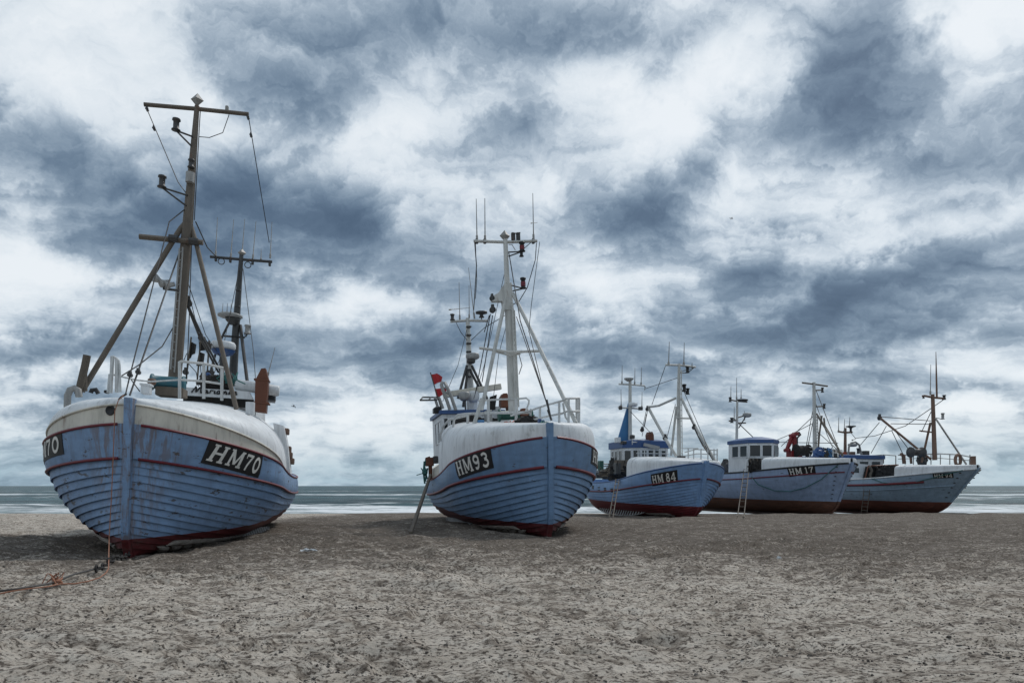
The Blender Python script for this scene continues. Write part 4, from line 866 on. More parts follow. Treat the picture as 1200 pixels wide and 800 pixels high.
mb=MB(); pc=b.P(cH(555,505),1.4); mb.tube([pc+Vector((.32*math.cos(a),.1*math.cos(a),.32*math.sin(a))) for a in [k*math.pi/8 for k in range(17)]],.09,8,0,False); mb.build('lifebuoy','mastbrown',b.root)
rl=lambda s,pts,r=.035: b.tube('railing','railgrey',r,cH,s,pts,6)
rl(4,[(300,484,7.8),(400,480,6),(480,478,3.8),(560,482,1.6),(610,492,.5)]); rl(4,[(300,500,7.8),(400,497,6),(480,497,3.8),(610,507,.5)],.025); rl(8,[(195,485,10),(238,482,9.6),(290,486,9)]); rl(8,[(238,482,9.6),(238,520,9.6)]); rl(8,[(290,486,9),(290,525,9)])
for x,s in ((330,7.2),(365,6.4),(400,5.8),(440,4.8),(480,3.8),(520,2.6),(560,1.6),(606,.6)): b.tube('stanchion','railgrey',.03,cH,s,[(x,482),(x,524)],6)
b.tube('fairlead_horn','mastbrown',.12,cH,6.6,[(312,480),(322,485),(326,520)],8); b.tube('fairlead_horn','mastbrown',.08,cH,6,[(352,480),(356,520)],8); b.tube('bow_post','mastbrown',.16,cH,.5,[(618,488),(619,528)],10); b.tube('bow_post','railgrey',.05,cH,.6,[(606,500),(606,528)],8)
b.clump('deck_gear','steel',b.P(cH(402,505),5.6),(.35,.3,.45),30,21)
am=MB(); am.tube([b.P(cH(74,480),12),b.P(cH(75,368),12)],[.12,.09],10); amast=am.build('aerial_mast','mastbrown',b.root)
b.tube('crossarm','mastbrown',.07,cH,12,[(44,383),(75,388),(104,386)],parent=amast)
for x,y0,x1,y1 in ((46,385,47,322),(70,385,72,330),(92,362,94,322),(104,420,120,415)): b.whip(cH,12,x,y0,x1,y1,.035,'railgrey',amast)
p=b.P(cH(98,362),12); mb=MB(); mb.lathe(p-Vector((0,0,.4)),(0,0,1),[(.08,0),(.08,.25),(.15,.32),(.36,.38),(.36,.44),(0,.47)],14); mb.build('aerial_dish','steel',amast); b.radome('radome',cH,11.5,106,441,.33,.24,'grey'); b.wire(cH,12,[(100,390),(118,412)],.02)
b.tube('hoop','railgrey',.07,cH,10.6,[(86,500),(90,450),(100,432),(118,428),(134,440),(143,480),(144,540)],8); b.lamp(cH,10.4,130,466,.14,.4,'steel',None)
# wheelhouse
zt=b.P(cH(180,486),9.6).z; x0=-2.2; yA=b.PX(cH(92,500),x0+.3).y; 
xr=b.P(cH(236,500),9.6).x
plan=[(x0+.3,9.6),(xr,9.6),(xr,13),(x0+.3,13)]; h=b.house('wheelhouse',plan,1.6,zt-.25)
b.wall_windows(plan[0],plan[1],zt-1.0,zt-.4,[(.05,.22),(.28,.46),(.52,.7),(.76,.94)],h); b.wall_windows(plan[3],plan[0],zt-1.0,zt-.4,[(.3,.5),(.6,.78)],h); b.roof(plan,zt-.24,.26,'roofblue',.05,h,.1)
for x,y,m_ in ((72,480,'orange'),(110,478,'mastbrown'),(170,474,'steel'),(205,492,'grey')): b.boxp('roof_box',m_,cH,11,x-9,y-9,x+9,y+9,.5)
b.poly('shelter_side','white',cH,8.9,[(75,590),(98,545),(128,520),(178,524),(158,590)],.12); b.boxp('side_window','glass',cH,8.85,106,538,134,558,.06)
b.poly('shelter_opening','dark',cH,8.6,[(160,585),(172,532),(300,526),(290,580)],.25)
for x in (178,205,232,252,285): b.tube('hanging_net','net' if x%2 else 'wood',.09,cH,8.4,[(x,532),(x+10,550),(x+2,568),(x+6,582)],6)
b.tube('shelter_frame','brown',.05,cH,8.5,[(158,588),(173,530),(300,525),(290,580)],6)
b.clump('net_heap','net',b.P(cH(260,560),8.3),(1.0,.3,.5),60,31)
q=[b.hit(cH(x,y),-1) for x,y in ((190,584),(235,600),(300,608),(380,596),(450,578),(520,560),(575,545))]
mb=MB(); mb.tube([b.H(s,t,-1,.05) for s,t in q],.025,6); mb.build('loose_rope','greenrope',b.root)
# ================================================================== ground
ys=np.concatenate([np.array([-60,-25,-10,-4,0.]),np.geomspace(2.2,30,430),np.linspace(30.3,86,130)])
us=np.concatenate([np.linspace(-9,-1.7,14),np.linspace(-1.55,1.55,620),np.linspace(1.7,9,14)])
U,Y=np.meshgrid(us,ys); X=U*(np.maximum(Y,2)*.72+2.2)
Z=ground0(X,Y)
near=np.clip((34-Y)/18,0,1)*np.clip((np.abs(U)<1.7),0,1)
# trodden, wind-worked sand: hummocks, streaks and scuffs
hum=vnoise(X*1.3,Y*1.9,11)*.06+vnoise(X*2.9+Y*.4,Y*4.1,12)*.05
rip=vnoise(X*3.0+Y*1.2,Y*9.5,13)*.03+np.abs(vnoise(X*6.5,Y*11,14))*-.035
fine=vnoise(X*17,Y*21,15)*.035+vnoise(X*35,Y*38,16)*.022
patch=np.clip(.55+1.5*vnoise(X*.5+7,Y*.7,17),.15,1.2)
ridge=(.5-np.abs(vnoise(X*.55+Y*.35,Y*2.3-X*.12,41)))*.09+(.5-np.abs(vnoise(X*1.3-Y*.5,Y*4.6+X*.2,42)))*.05
mid=np.clip((Y-9)/5,0,1)*np.clip((48-Y)/12,0,1)*(np.abs(U)<1.7)
Z=Z+mid*(vnoise(X*.9,Y*1.1,51)*.10+vnoise(X*2.1,Y*2.6,52)*.07)
Z=Z+near*(hum+ridge+(rip+fine)*patch)
# vehicle tracks and drag marks across the beach
for (xa,ya,xb,yb,wd,dp) in ((-11,10.5,12,7.6,.16,.045),(-11,12.1,12,9.1,.16,.045),(-4,3.4,13,12.5,.13,.04),(-2.4,3.2,14,11.6,.13,.04),(3,3,-3,15,.2,.03),(-9,5.2,4,6.4,.10,.035)):
    L_=math.hypot(xb-xa,yb-ya); tx,ty=(xb-xa)/L_,(yb-ya)/L_
    al=(X-xa)*tx+(Y-ya)*ty; ac=-(X-xa)*ty+(Y-ya)*tx+.35*np.sin(al*.45+xa)+.5*vnoise(al*.5,al*0+xa,43)
    wgt=near*np.clip(.65+1.6*vnoise(X*.6,Y*.8,44),0,1)
    Z+=wgt*(-dp*np.exp(-(ac/wd)**4)+dp*.7*np.exp(-((np.abs(ac)-wd*1.7)/(wd*.5))**2)+.012*np.exp(-(ac/wd)**4)*np.sin(al*26))
for i in range(620):           # footprints and scuffs
    px=rng.uniform(-9,9); py=rng.uniform(3.2,17); a=rng.uniform(.07,.16); bb=a*rng.uniform(.5,.8)
    th=rng.uniform(0,3.14); dep=rng.uniform(.02,.06)
    m_=(np.abs(X-px)<.5)&(np.abs(Y-py)<.5)
    if not m_.any(): continue
    dx=(X[m_]-px)*math.cos(th)+(Y[m_]-py)*math.sin(th); dy=-(X[m_]-px)*math.sin(th)+(Y[m_]-py)*math.cos(th)
    q=(dx/a)**2+(dy/bb)**2; Z[m_]+=-dep*np.exp(-q**2)+dep*.55*np.exp(-(np.sqrt(q)-1.45)**2*7)
def gridmesh(name,X,Y,Z,mt,kind='structure',smooth=True):
    nr,nc=X.shape; v=np.stack([X,Y,Z],-1).reshape(-1,3).astype(np.float32); me=bpy.data.meshes.new(name)
    i=np.arange(nr*nc).reshape(nr,nc); f=np.stack([i[:-1,:-1],i[:-1,1:],i[1:,1:],i[1:,:-1]],-1).reshape(-1,4).astype(np.int32)
    me.vertices.add(len(v)); me.vertices.foreach_set('co',v.ravel()); me.loops.add(f.size); me.loops.foreach_set('vertex_index',f.ravel())
    me.polygons.add(len(f)); me.polygons.foreach_set('loop_start',np.arange(0,f.size,4,dtype=np.int32)); me.polygons.foreach_set('use_smooth',np.full(len(f),smooth)); me.materials.append(mt); me.update(); me.validate()
    o=bpy.data.objects.new(name,me); COL.objects.link(o); o['kind']=kind; return o
m,ns,ls,bs=mat('beach_sand')
v1=mapped(ns,ls,(1,1,1)); v2=mapped(ns,ls,(1,1.7,1)); v3=mapped(ns,ls,(1,1.7,1))
tc=ns.new('ShaderNodeTexCoord'); sp=ns.new('ShaderNodeSeparateXYZ'); ls.new(tc.outputs['Object'],sp.inputs[0])
def sstep(v,a,b_):
    q=ns.new('ShaderNodeMapRange'); q.interpolation_type='SMOOTHSTEP'; ls.new(v,q.inputs[0]); q.inputs[1].default_value=a; q.inputs[2].default_value=b_; return q.outputs[0]
wob=math2(ns,ls,'MULTIPLY',math2(ns,ls,'SUBTRACT',noise(ns,ls,v1,.22,6,.6),.5),14)
yy=math2(ns,ls,'ADD',sp.outputs[1],wob); xx=math2(ns,ls,'ADD',sp.outputs[0],math2(ns,ls,'MULTIPLY',wob,.6))
painted_shade=sstep(yy,7,16)                                  # shadow around the boats, painted into the sand colour
light=math2(ns,ls,'MULTIPLY',sstep(math2(ns,ls,'MULTIPLY',xx,-1),8.2,10.5),sstep(yy,17,19.5))      # strip at the far left kept clear of the painted shadow
painted_shade=math2(ns,ls,'MULTIPLY',painted_shade,math2(ns,ls,'SUBTRACT',1,light))
c=mixc(ns,ls,ramp(ns,ls,noise(ns,ls,v2,.5,6),.35,.68),(.56,.495,.42),(.44,.38,.315))
c=mixc(ns,ls,ramp(ns,ls,noise(ns,ls,v3,3.2,9,.68),.42,.62),c,(.65,.585,.505))
# shells, weed and shingle, thickened and darkened where the shadow is painted in
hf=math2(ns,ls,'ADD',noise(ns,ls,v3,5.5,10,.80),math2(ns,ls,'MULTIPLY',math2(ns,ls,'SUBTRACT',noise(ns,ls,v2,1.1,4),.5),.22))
k=ramp(ns,ls,math2(ns,ls,'ADD',hf,math2(ns,ls,'MULTIPLY',painted_shade,.085)),.475,.565)
c=mixc(ns,ls,math2(ns,ls,'MULTIPLY',k,.80),c,mixc(ns,ls,painted_shade,(.165,.132,.104),(.085,.067,.052)))
k2=ramp(ns,ls,math2(ns,ls,'ADD',noise(ns,ls,v2,22,4,.68),math2(ns,ls,'MULTIPLY',painted_shade,.04)),.525,.585)
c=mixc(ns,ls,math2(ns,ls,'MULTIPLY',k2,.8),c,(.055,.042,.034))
c=mixc(ns,ls,math2(ns,ls,'MULTIPLY',painted_shade,.40),c,(.10,.08,.063))
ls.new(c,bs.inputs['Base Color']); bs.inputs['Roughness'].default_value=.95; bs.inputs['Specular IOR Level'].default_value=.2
bp=ns.new('ShaderNodeBump'); bp.inputs['Strength'].default_value=1; bp.inputs['Distance'].default_value=.045; ls.new(noise(ns,ls,v2,12,12,.72),bp.inputs['Height']); ls.new(bp.outputs[0],bs.inputs['Normal'])
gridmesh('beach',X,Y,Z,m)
# gravel and clods strewn over the sand
def zsurf(px,py):
    j=np.searchsorted(ys,py)-1; j=np.clip(j,5,len(ys)-2); uu=px/(np.maximum(py,2)*.72+2.2); i=np.clip(np.searchsorted(us,uu)-1,0,len(us)-2); return Z[j,i]
n=70000; py=2.6+ (rng.random(n)**1.6)*16; px=rng.uniform(-1,1,n)*(py*.8+1.2)
keep=(vnoise(px*.9,py*1.2,21)+.8*vnoise(px*3.1,py*4,22))>rng.uniform(-.40,.55,n); px,py=px[keep],py[keep]; n=len(px); pz=zsurf(px,py)
ico=np.array([(0,0,1),(.89,0,.45),(.28,.85,.45),(-.72,.53,.45),(-.72,-.53,.45),(.28,-.85,.45),(.72,.53,-.45),(-.28,.85,-.45),(-.89,0,-.45),(-.28,-.85,-.45),(.72,-.53,-.45),(0,0,-1)])
icf=np.array([(0,1,2),(0,2,3),(0,3,4),(0,4,5),(0,5,1),(1,6,2),(2,7,3),(3,8,4),(4,9,5),(5,10,1),(6,7,2),(7,8,3),(8,9,4),(9,10,5),(10,6,1),(11,7,6),(11,8,7),(11,9,8),(11,10,9),(11,6,10)])
sz=.0035+.0055*rng.random(n)**1.8+.010*rng.random(n)**12; A=rng.uniform(0,6.28,n)
V=ico[None]*(1+.35*rng.standard_normal((n,12,1)).clip(-1,1))*sz[:,None,None]*np.stack([rng.uniform(.8,1.6,n),rng.uniform(.7,1.2,n),rng.uniform(.5,.9,n)],-1)[:,None,:]
V2=V.copy(); V2[...,0]=V[...,0]*np.cos(A)[:,None]-V[...,1]*np.sin(A)[:,None]; V2[...,1]=V[...,0]*np.sin(A)[:,None]+V[...,1]*np.cos(A)[:,None]
V2+=np.stack([px,py,pz+sz*.25],-1)[:,None,:]
Fc=(icf[None]+12*np.arange(n)[:,None,None]).reshape(-1,3).astype(np.int32)
me=bpy.data.meshes.new('gravel'); me.vertices.add(n*12); me.vertices.foreach_set('co',V2.astype(np.float32).ravel()); me.loops.add(Fc.size); me.loops.foreach_set('vertex_index',Fc.ravel()); me.polygons.add(len(Fc)); me.polygons.foreach_set('loop_start',np.arange(0,Fc.size,3,dtype=np.int32)); me.update()
mg,ns,ls,bs=mat('gravel_stone'); c=mixc(ns,ls,ramp(ns,ls,noise(ns,ls,mapped(ns,ls,(1,1,1)),9,2),.4,.62),(.045,.037,.032),(.13,.115,.10)); ls.new(c,bs.inputs['Base Color']); bs.inputs['Roughness'].default_value=.9
me.materials.append(mg); o=bpy.data.objects.new('gravel',me); COL.objects.link(o); tag(o,'dark grit and clods scattered over the beach sand','gravel',None,'stuff')


def gz(px,py):         # height of the finished sand surface
    if not 2.3<py<85: return float(ground0(px,py))
    j=int(np.clip(np.searchsorted(ys,py)-1,5,len(ys)-2)); i=int(np.clip(np.searchsorted(us,px/(max(py,2)*.72+2.2))-1,1,len(us)-3)); return float(Z[j-1:j+2,i-1:i+3].max())

# ================================================================== loose things on the beach
def ground_pt(x,y,dz=0): return Vector((x,y,gz(x,y)+dz))
def to_root(name,pts,label,cat,build):
    """an Empty at the first point; build(root) makes parts in coordinates relative to it"""
    r = empty(name, pts); tag(r,label,cat); build(r, Vector(pts)); return r
# timber prop against the second boat
b=b93
top=b.mw@b.P(cE(131,482),7.2); bot=on_ground(*cE(44,738)); 
mb=MB(); d=(top-bot); mb.box((0,0,0),(.10,.09,d.length+.1),None,0,.02); rt=Vector((0,0,1)).rotation_difference(d).to_matrix().to_4x4()
o=mb.build('timber_prop','wood'); o.matrix_world=Matrix.Translation((top+bot)/2)@rt; tag(o,'long brown timber prop leaning from the sand against the boat numbered HM93','prop')
# wooden ladders
def ladder(boat,c,tp,bp,w,n,label,m_):
    s,t=boat.hit(c(*tp),-1); top=boat.mw@boat.H(s,min(1,t),-1,.12); bot=on_ground(*c(*bp)); bot.y=min(bot.y,(boat.mw@boat.H(s,.3,-1,.5)).y)
    dpx=ray(*c(*bp)); bot=Vector((dpx.x*bot.y,bot.y,gz(dpx.x*bot.y,bot.y)))
    r=empty('wooden_ladder',bot); tag(r,label,'ladder','ladders leaning on the hulls')
    ax=boat.mw.to_3x3()@Vector((0,-1,0)); up=(top-bot); top2=up*1.06
    for sg in (-1,1):
        mb=MB(); mb.tube([ax*(sg*w/2),top2+ax*(sg*w/2)],.022,6); mb.build('rail',m_,r)
    for i in range(n):
        f=(i+.7)/n; mb=MB(); mb.tube([up*f-ax*(w/2),up*f+ax*(w/2)],.022,6); mb.build('rung',m_,r)
ladder(b84,cF,(160,604),(125,752),.42,9,'dark wooden ladder leaning on the bright blue hull numbered HM84','wood')
ladder(b17,cG,(196,512),(160,738),.45,10,'grey wooden ladder leaning on the side of the boat numbered HM17','wood')
ladder(b94,cH,(172,632),(155,728),.5,6,'short wooden ladder leaning on the rightmost boat, numbered HM94','wood')
# marker flags
def flagpole(boat,c,s,p0,p1,flags,label,m_):
    a=boat.mw@boat.P(c(*p0),s); r=empty('marker_flag',a); tag(r,label,'flag'); z=boat.mw@boat.P(c(*p1),s)-a
    mb=MB(); mb.tube([(0,0,0),z],.022,6); mb.build('pole','wood',r)
    for fl in flags:
        pts=[boat.mw@boat.P(c(*q),s)-a for q in fl]; mb=MB(); n=len(pts)
        # cloth: rows from the hoist edge to the fly, rippled
        h0,h1=pts[0],pts[-1]; up=pts[1:-1]; m=len(up)//2; topr=[h0]+up[:m]; botr=[h1]+up[m:][::-1]
        rows=[]
        for i in range(9):
            f=i/8; k=f*(len(topr)-1); j=min(int(k),len(topr)-2); tt=topr[j].lerp(topr[j+1],k-j); bb=botr[j].lerp(botr[j+1],k-j) if len(botr)>j+1 else botr[-1]
            wob=Vector((0,.10*math.sin(f*7)*f,0)); rows.append([tt.lerp(bb,g/5)+wob*(1-.3*g/5) for g in range(6)])
        mb.grid(rows,0,True); mb.build('flag_cloth',m_,r)
flagpole(b93,cE,8,(180,192),(131,24),[[(135,33),(160,28),(184,43),(179,66),(160,72),(146,80)],[(149,97),(178,94),(205,94),(199,118),(179,128),(160,141)]],'thin pole with two red flag pieces at the stern of the boat numbered HM93','flagred')
flagpole(b70,cC,6.6,(500,690),(524,490),[[(522,510),(530,512),(542,520),(538,560),(526,574),(515,585)]],'narrow black flag on a thin pole behind the mast of HM70','net')
flagpole(b70,cC,6.2,(548,695),(566,480),[[(566,486),(585,490),(600,520),(606,552),(590,545),(558,550)],[(557,552),(566,556),(578,560),(572,612),(560,615),(545,612)]],'ragged black flag in two pieces hanging beside the round radar of HM70','net')
flagpole(b70,cC,6.4,(590,690),(600,505),[[(600,510),(604,512),(608,520),(604,552),(598,556),(594,560)]],'small black flag furled on a thin pole nearest the white radome of HM70','net')
# orange mooring rope from the bow of the first boat to the sand
b=b70; pr=[b.mw@b.P(cA(300,122),.05),b.mw@b.P(cA(282,140),-.1),b.mw@b.P(cA(270,176),-.15),b.mw@b.P(cA(266,300),-.25),b.mw@b.P(cA(258,480),-.35),b.mw@b.P(cA(251,600),-.4)]
gp=[on_ground(*cW(x,y))+Vector((0,0,.03)) for x,y in ((636,540),(622,570),(585,598),(520,620),(440,632),(355,634),(280,650),(160,668),(60,688),(-60,708))]
mb=MB(); pr=[p for p in pr]; allp=pr+[pr[-1].lerp(gp[0],.55)]+gp
mb.tube(allp,.0085,7); o=mb.build('mooring_rope','rope'); tag(o,'orange rope hanging from the bow of HM70 down onto the sand','rope')
kp=on_ground(*cW(335,630)); mb=MB()
for i in range(7):
    a=i*1.3; mb.tube([kp+Vector((.055*math.cos(a+k*1.1)*(.6+.4*k/5),.05*math.sin(a+k*1.1),.02+.03*math.sin(k+i)**2+.006*i)) for k in range(6)],.012,6)
for i in range(5): mb.tube([kp+Vector((0,0,.08)),kp+Vector((random.uniform(-.12,.12),random.uniform(-.1,.1),.15)),kp+Vector((random.uniform(-.16,.16),random.uniform(-.1,.1),.02))],.007,5)
o=mb.build('rope_knot','rope'); tag(o,'frayed orange rope knot lying on the sand','rope knot')
# rusty bar and chain
mb=MB(); q=[on_ground(*cW(x,y))+Vector((0,0,.045)) for x,y in ((-60,700),(100,676),(300,640),(440,595),(550,556))]; mb.tube(q,.013,7); o=mb.build('mooring_cable','wire'); tag(o,'dark rusty cable lying on the sand alongside the orange rope','cable')
mb=MB(); s0=on_ground(*cW(565,552)); s1=b.mw@Vector((0,b.stem(0)+.1,.0))
for i in range(16):
    f=i/15; p=s0.lerp(s1,f); p.z=max(gz(p.x,p.y)+.03, lerp(s0.z,s1.z,f))+.02
    dd=(s1-s0).normalized(); nn=Vector((-dd.y,dd.x,0)) if i%2 else Vector((0,0,1))
    mb.tube([p+dd*.09*math.cos(t)+nn*.045*math.sin(t) for t in [k*math.pi/5 for k in range(11)]],.016,5,0,False)
o=mb.build('anchor_chain','net'); tag(o,'dark chain shackled under the stem of HM70','chain')
# chocks below the keels
def chock(boat,s,label,w=.9,x=0):
    p=boat.mw@Vector((x,s,-.16)); g=gz(p.x,p.y); h=max(.06,p.z-g+.02)
    r=empty('keel_block',(p.x,p.y,g),(0,0,R(boat.yaw+random.uniform(-6,6)))); tag(r,label,'timber block')
    for i,(yy) in enumerate((-.16,.16)):
        mb=MB(); mb.box((random.uniform(-.05,.05),yy,h/2-.04),(w,.22,h+.08),None,0,.02); mb.build('baulk','wood',r)
for bt,nm in ((b70,'HM70'),(b93,'HM93'),(b84,'HM84'),(b17,'HM17'),(b94,'HM94')):
    chock(bt,2.4,f'dark timber block under the forward keel of the boat numbered {nm}'); 
# trestle seen under the left side of the first boat
tp=on_ground(*cW(552,362)); r=empty('boat_trestle',(tp.x,tp.y+2.2,gz(tp.x,tp.y+2.2))); tag(r,'small dark steel trestle standing under the left side of HM70','trestle')
for x0,x1 in ((-.16,-.02),(.24,.1)):
    mb=MB(); mb.tube([(x0,0,0),(x1,0,.48)],.03,6); mb.build('leg','steel',r)
mb=MB(); mb.tube([(-.1,0,.2),(.2,0,.2)],.02,6); mb.tube([(-.06,0,.48),(.16,0,.48)],.03,6); mb.build('crossbar','steel',r)
# litter
def litter(px,py,sx,label,seed):
    p=on_ground(px,py); rr=random.Random(seed); mb=MB(); sx*=.55
    for i in range(3):
        rows=[[Vector((sx*(u/5-.5)*rr.uniform(.8,1.1)+(i-1)*sx*.35,(v/4-.5)*sx*.4+rr.uniform(-.02,.02),rr.uniform(.005,.07)*(1-abs(u/5-.5)))) for u in range(6)] for v in range(5)]; mb.grid(rows,0,False)
    o=mb.build('plastic_scrap','white'); o.location=p; tag(o,label,'litter')
litter(362,646,.34,'crumpled white plastic scrap on the dark sand between HM70 and HM93',3); litter(913,655,.09,'tiny white scrap on the open sand before the boat numbered HM17',5)
# gulls
def gull(px,py,D,label,span,bank,wu):
    d=ray(px,py); p=Vector((0,0,CAMZ))+d*D; r=MB()
    rows=[]
    for k,(y,w,h) in enumerate(((-.28,.005,.005),(-.24,.03,.03),(-.16,.045,.05),(0,.06,.06),(.14,.045,.045),(.22,.03,.02),(.34,.06,.008))):
        rows.append([(w*math.cos(a),y,h*math.sin(a)) for a in [j*math.pi/4 for j in range(9)]])
    r.grid(rows,0,True)
    for sg in (-1,1):
        up=[(0,0),(.3,.16*wu),(.62,.12*wu),(1,-.02)]
        fr=[Vector((sg*span/2*u,-.10+.10*u**2-(.06 if .2<u<.7 else 0),span/2*h+.02)) for u,h in up]; bk=[p_+Vector((0,.17*(1-u*.85),-.005)) for p_,(u,h) in zip(fr,up)]
        tp=[ (f+k)/2+Vector((0,0,.02)) for f,k in zip(fr,bk)]; r.grid([fr,tp,bk,[p_-Vector((0,0,.012)) for p_ in tp],fr],0,True)
    o=r.build('gull','steel'); o.location=p; o.rotation_euler=bank; tag(o,label,'bird')
gull(857,256,110,'gull gliding high in open sky on the right',1.2,(R(20),R(-35),R(60)),1.0)
gull(344,476,90,'gull flying low just right of the white foredeck of HM70',.95,(R(10),R(25),R(80)),1.2)

# ================================================================== sea
SEA=CAMZ-3.0
ysea=np.concatenate([np.linspace(70,130,120),np.geomspace(130.8,900,200)[0:],np.geomspace(920,30000,30)]); us=np.concatenate([np.linspace(-3,-.85,12),np.linspace(-.82,.82,300),np.linspace(.85,3,12)])
U,Y=np.meshgrid(us,ysea); X=U*Y
amp=np.clip((Y-70)/25,0,1)*np.clip((1500-Y)/600,0,1)
Zs=SEA+amp*(.42*vnoise(X*.022+3,Y*.085,31)+.32*vnoise(X*.07,Y*.2,32)+.16*vnoise(X*.25,Y*.5,33)+.10*np.clip((Y-150)/300,0,1)*vnoise(X*.05,Y*.12,35))
# breaking rollers near the shore
for yc,w,a in ((90,2.2,.4),(97,2.4,.45),(110,3,.4),(128,3,.3),(255,5,.8),(175,4,.5)):
    yy=Y-yc-9*vnoise(X*.018,X*0+yc,34)*2; Zs+=a*np.exp(-(yy/w)**2)*np.clip(.5+2*vnoise(X*.02+yc,X*0+2,36),0,1)
m,ns,ls,bs=mat('sea_water'); v1=mapped(ns,ls,(1,1,1)); vw=mapped(ns,ls,(.10,.42,1)); vf=mapped(ns,ls,(.05,.30,1)); vx=mapped(ns,ls,(.02,.02,0))
tc=ns.new('ShaderNodeTexCoord'); sp=ns.new('ShaderNodeSeparateXYZ'); ls.new(tc.outputs['Object'],sp.inputs[0])
yw=math2(ns,ls,'ADD',sp.outputs[1],math2(ns,ls,'MULTIPLY',noise(ns,ls,mapped(ns,ls,(.06,.06,0)),1,5),16))
def bandf(y0,w,k): 
    d=math2(ns,ls,'ABSOLUTE',math2(ns,ls,'SUBTRACT',yw,y0)); return math2(ns,ls,'MULTIPLY',math2(ns,ls,'SUBTRACT',1,math2(ns,ls,'DIVIDE',d,w),True),k)
fo=noise(ns,ls,mapped(ns,ls,(.05,.13,1)),1.2,9,.8)
foam=math2(ns,ls,'ADD',math2(ns,ls,'ADD',math2(ns,ls,'MINIMUM',bandf(101,20,1.1),.25),bandf(127,5,.34)),math2(ns,ls,'ADD',bandf(262,22,.33),math2(ns,ls,'ADD',bandf(178,9,.27),bandf(430,40,.2))))
ff=math2(ns,ls,'ADD',foam,fo); fr=ramp(ns,ls,ff,.63,.80)
c=mixc(ns,ls,ramp(ns,ls,noise(ns,ls,mapped(ns,ls,(.018,.045,1)),1,9,.82),.42,.58),(.010,.034,.038),(.06,.13,.145)); c=mixc(ns,ls,fr,c,(.84,.87,.88)); ls.new(c,bs.inputs['Base Color'])
rr=ns.new('ShaderNodeMapRange'); ls.new(fr,rr.inputs[0]); rr.inputs[3].default_value=.38; rr.inputs[4].default_value=.8; ls.new(rr.outputs[0],bs.inputs['Roughness']); bs.inputs['Specular IOR Level'].default_value=.1
bp=ns.new('ShaderNodeBump'); bp.inputs['Strength'].default_value=1; bp.inputs['Distance'].default_value=.9; ls.new(noise(ns,ls,vw,1.6,9,.62),bp.inputs['Height']); ls.new(bp.outputs[0],bs.inputs['Normal'])
gridmesh('sea',X,Y,Zs,m)

# ================================================================== sky and light
SUN_EL,SUN_AZ=R(50),R(38)          # azimuth from +Y towards +X: behind the boats, to the right
w=bpy.data.worlds.new('World'); SC.world=w; w.use_nodes=True; ns=w.node_tree.nodes; ls=w.node_tree.links; ns.clear()
out=ns.new('ShaderNodeOutputWorld'); sky=ns.new('ShaderNodeTexSky'); sky.sky_type='NISHITA'; sky.sun_disc=False; sky.sun_elevation=SUN_EL; sky.sun_rotation=SUN_AZ
bg1=ns.new('ShaderNodeBackground'); bg1.inputs[1].default_value=.09; ls.new(sky.outputs[0],bg1.inputs[0])
tc=ns.new('ShaderNodeTexCoord'); d=tc.outputs['Generated']; sp=ns.new('ShaderNodeSeparateXYZ'); ls.new(d,sp.inputs[0]); x,y,z=sp.outputs
az=math2(ns,ls,'ARCTAN2',x,y); el=math2(ns,ls,'ARCSINE',z)
# overhead cloud sheet: the direction met with a plane of cloud, so cells shrink towards the horizon
zz=math2(ns,ls,'ADD',math2(ns,ls,'MAXIMUM',z,0),.30)
cb=ns.new('ShaderNodeCombineXYZ'); ls.new(math2(ns,ls,'DIVIDE',x,zz),cb.inputs[0]); ls.new(math2(ns,ls,'DIVIDE',y,zz),cb.inputs[1])
pv=cb.outputs[0]
cb2=ns.new('ShaderNodeCombineXYZ'); ls.new(az,cb2.inputs[0]); ls.new(el,cb2.inputs[1])
wn=ns.new('ShaderNodeTexNoise'); wn.inputs['Scale'].default_value=5.5; wn.inputs['Detail'].default_value=6; wn.inputs['Roughness'].default_value=.64; ls.new(d,wn.inputs['Vector'])
vm=ns.new('ShaderNodeVectorMath'); vm.operation='SUBTRACT'; ls.new(wn.outputs['Color'],vm.inputs[0]); vm.inputs[1].default_value=(.5,.5,.5)
vs=ns.new('ShaderNodeVectorMath'); vs.operation='SCALE'; ls.new(vm.outputs[0],vs.inputs[0]); vs.inputs['Scale'].default_value=.22
va=ns.new('ShaderNodeVectorMath'); va.operation='ADD'; ls.new(cb2.outputs[0],va.inputs[0]); ls.new(vs.outputs[0],va.inputs[1]); ae=va.outputs[0]
pw=ns.new('ShaderNodeVectorMath'); pw.operation='MULTIPLY_ADD'; ls.new(vm.outputs[0],pw.inputs[0]); pw.inputs[1].default_value=(.35,.35,0); ls.new(pv,pw.inputs[2])
n1=noise(ns,ls,pw.outputs[0],1.9,11,.58); mp=ns.new('ShaderNodeMapping'); mp.inputs['Rotation'].default_value=(0,0,R(-25)); mp.inputs['Scale'].default_value=(1,2.0,1); ls.new(pw.outputs[0],mp.inputs[0]); n2=noise(ns,ls,mp.outputs[0],3.4,10,.62)
Dsum=None
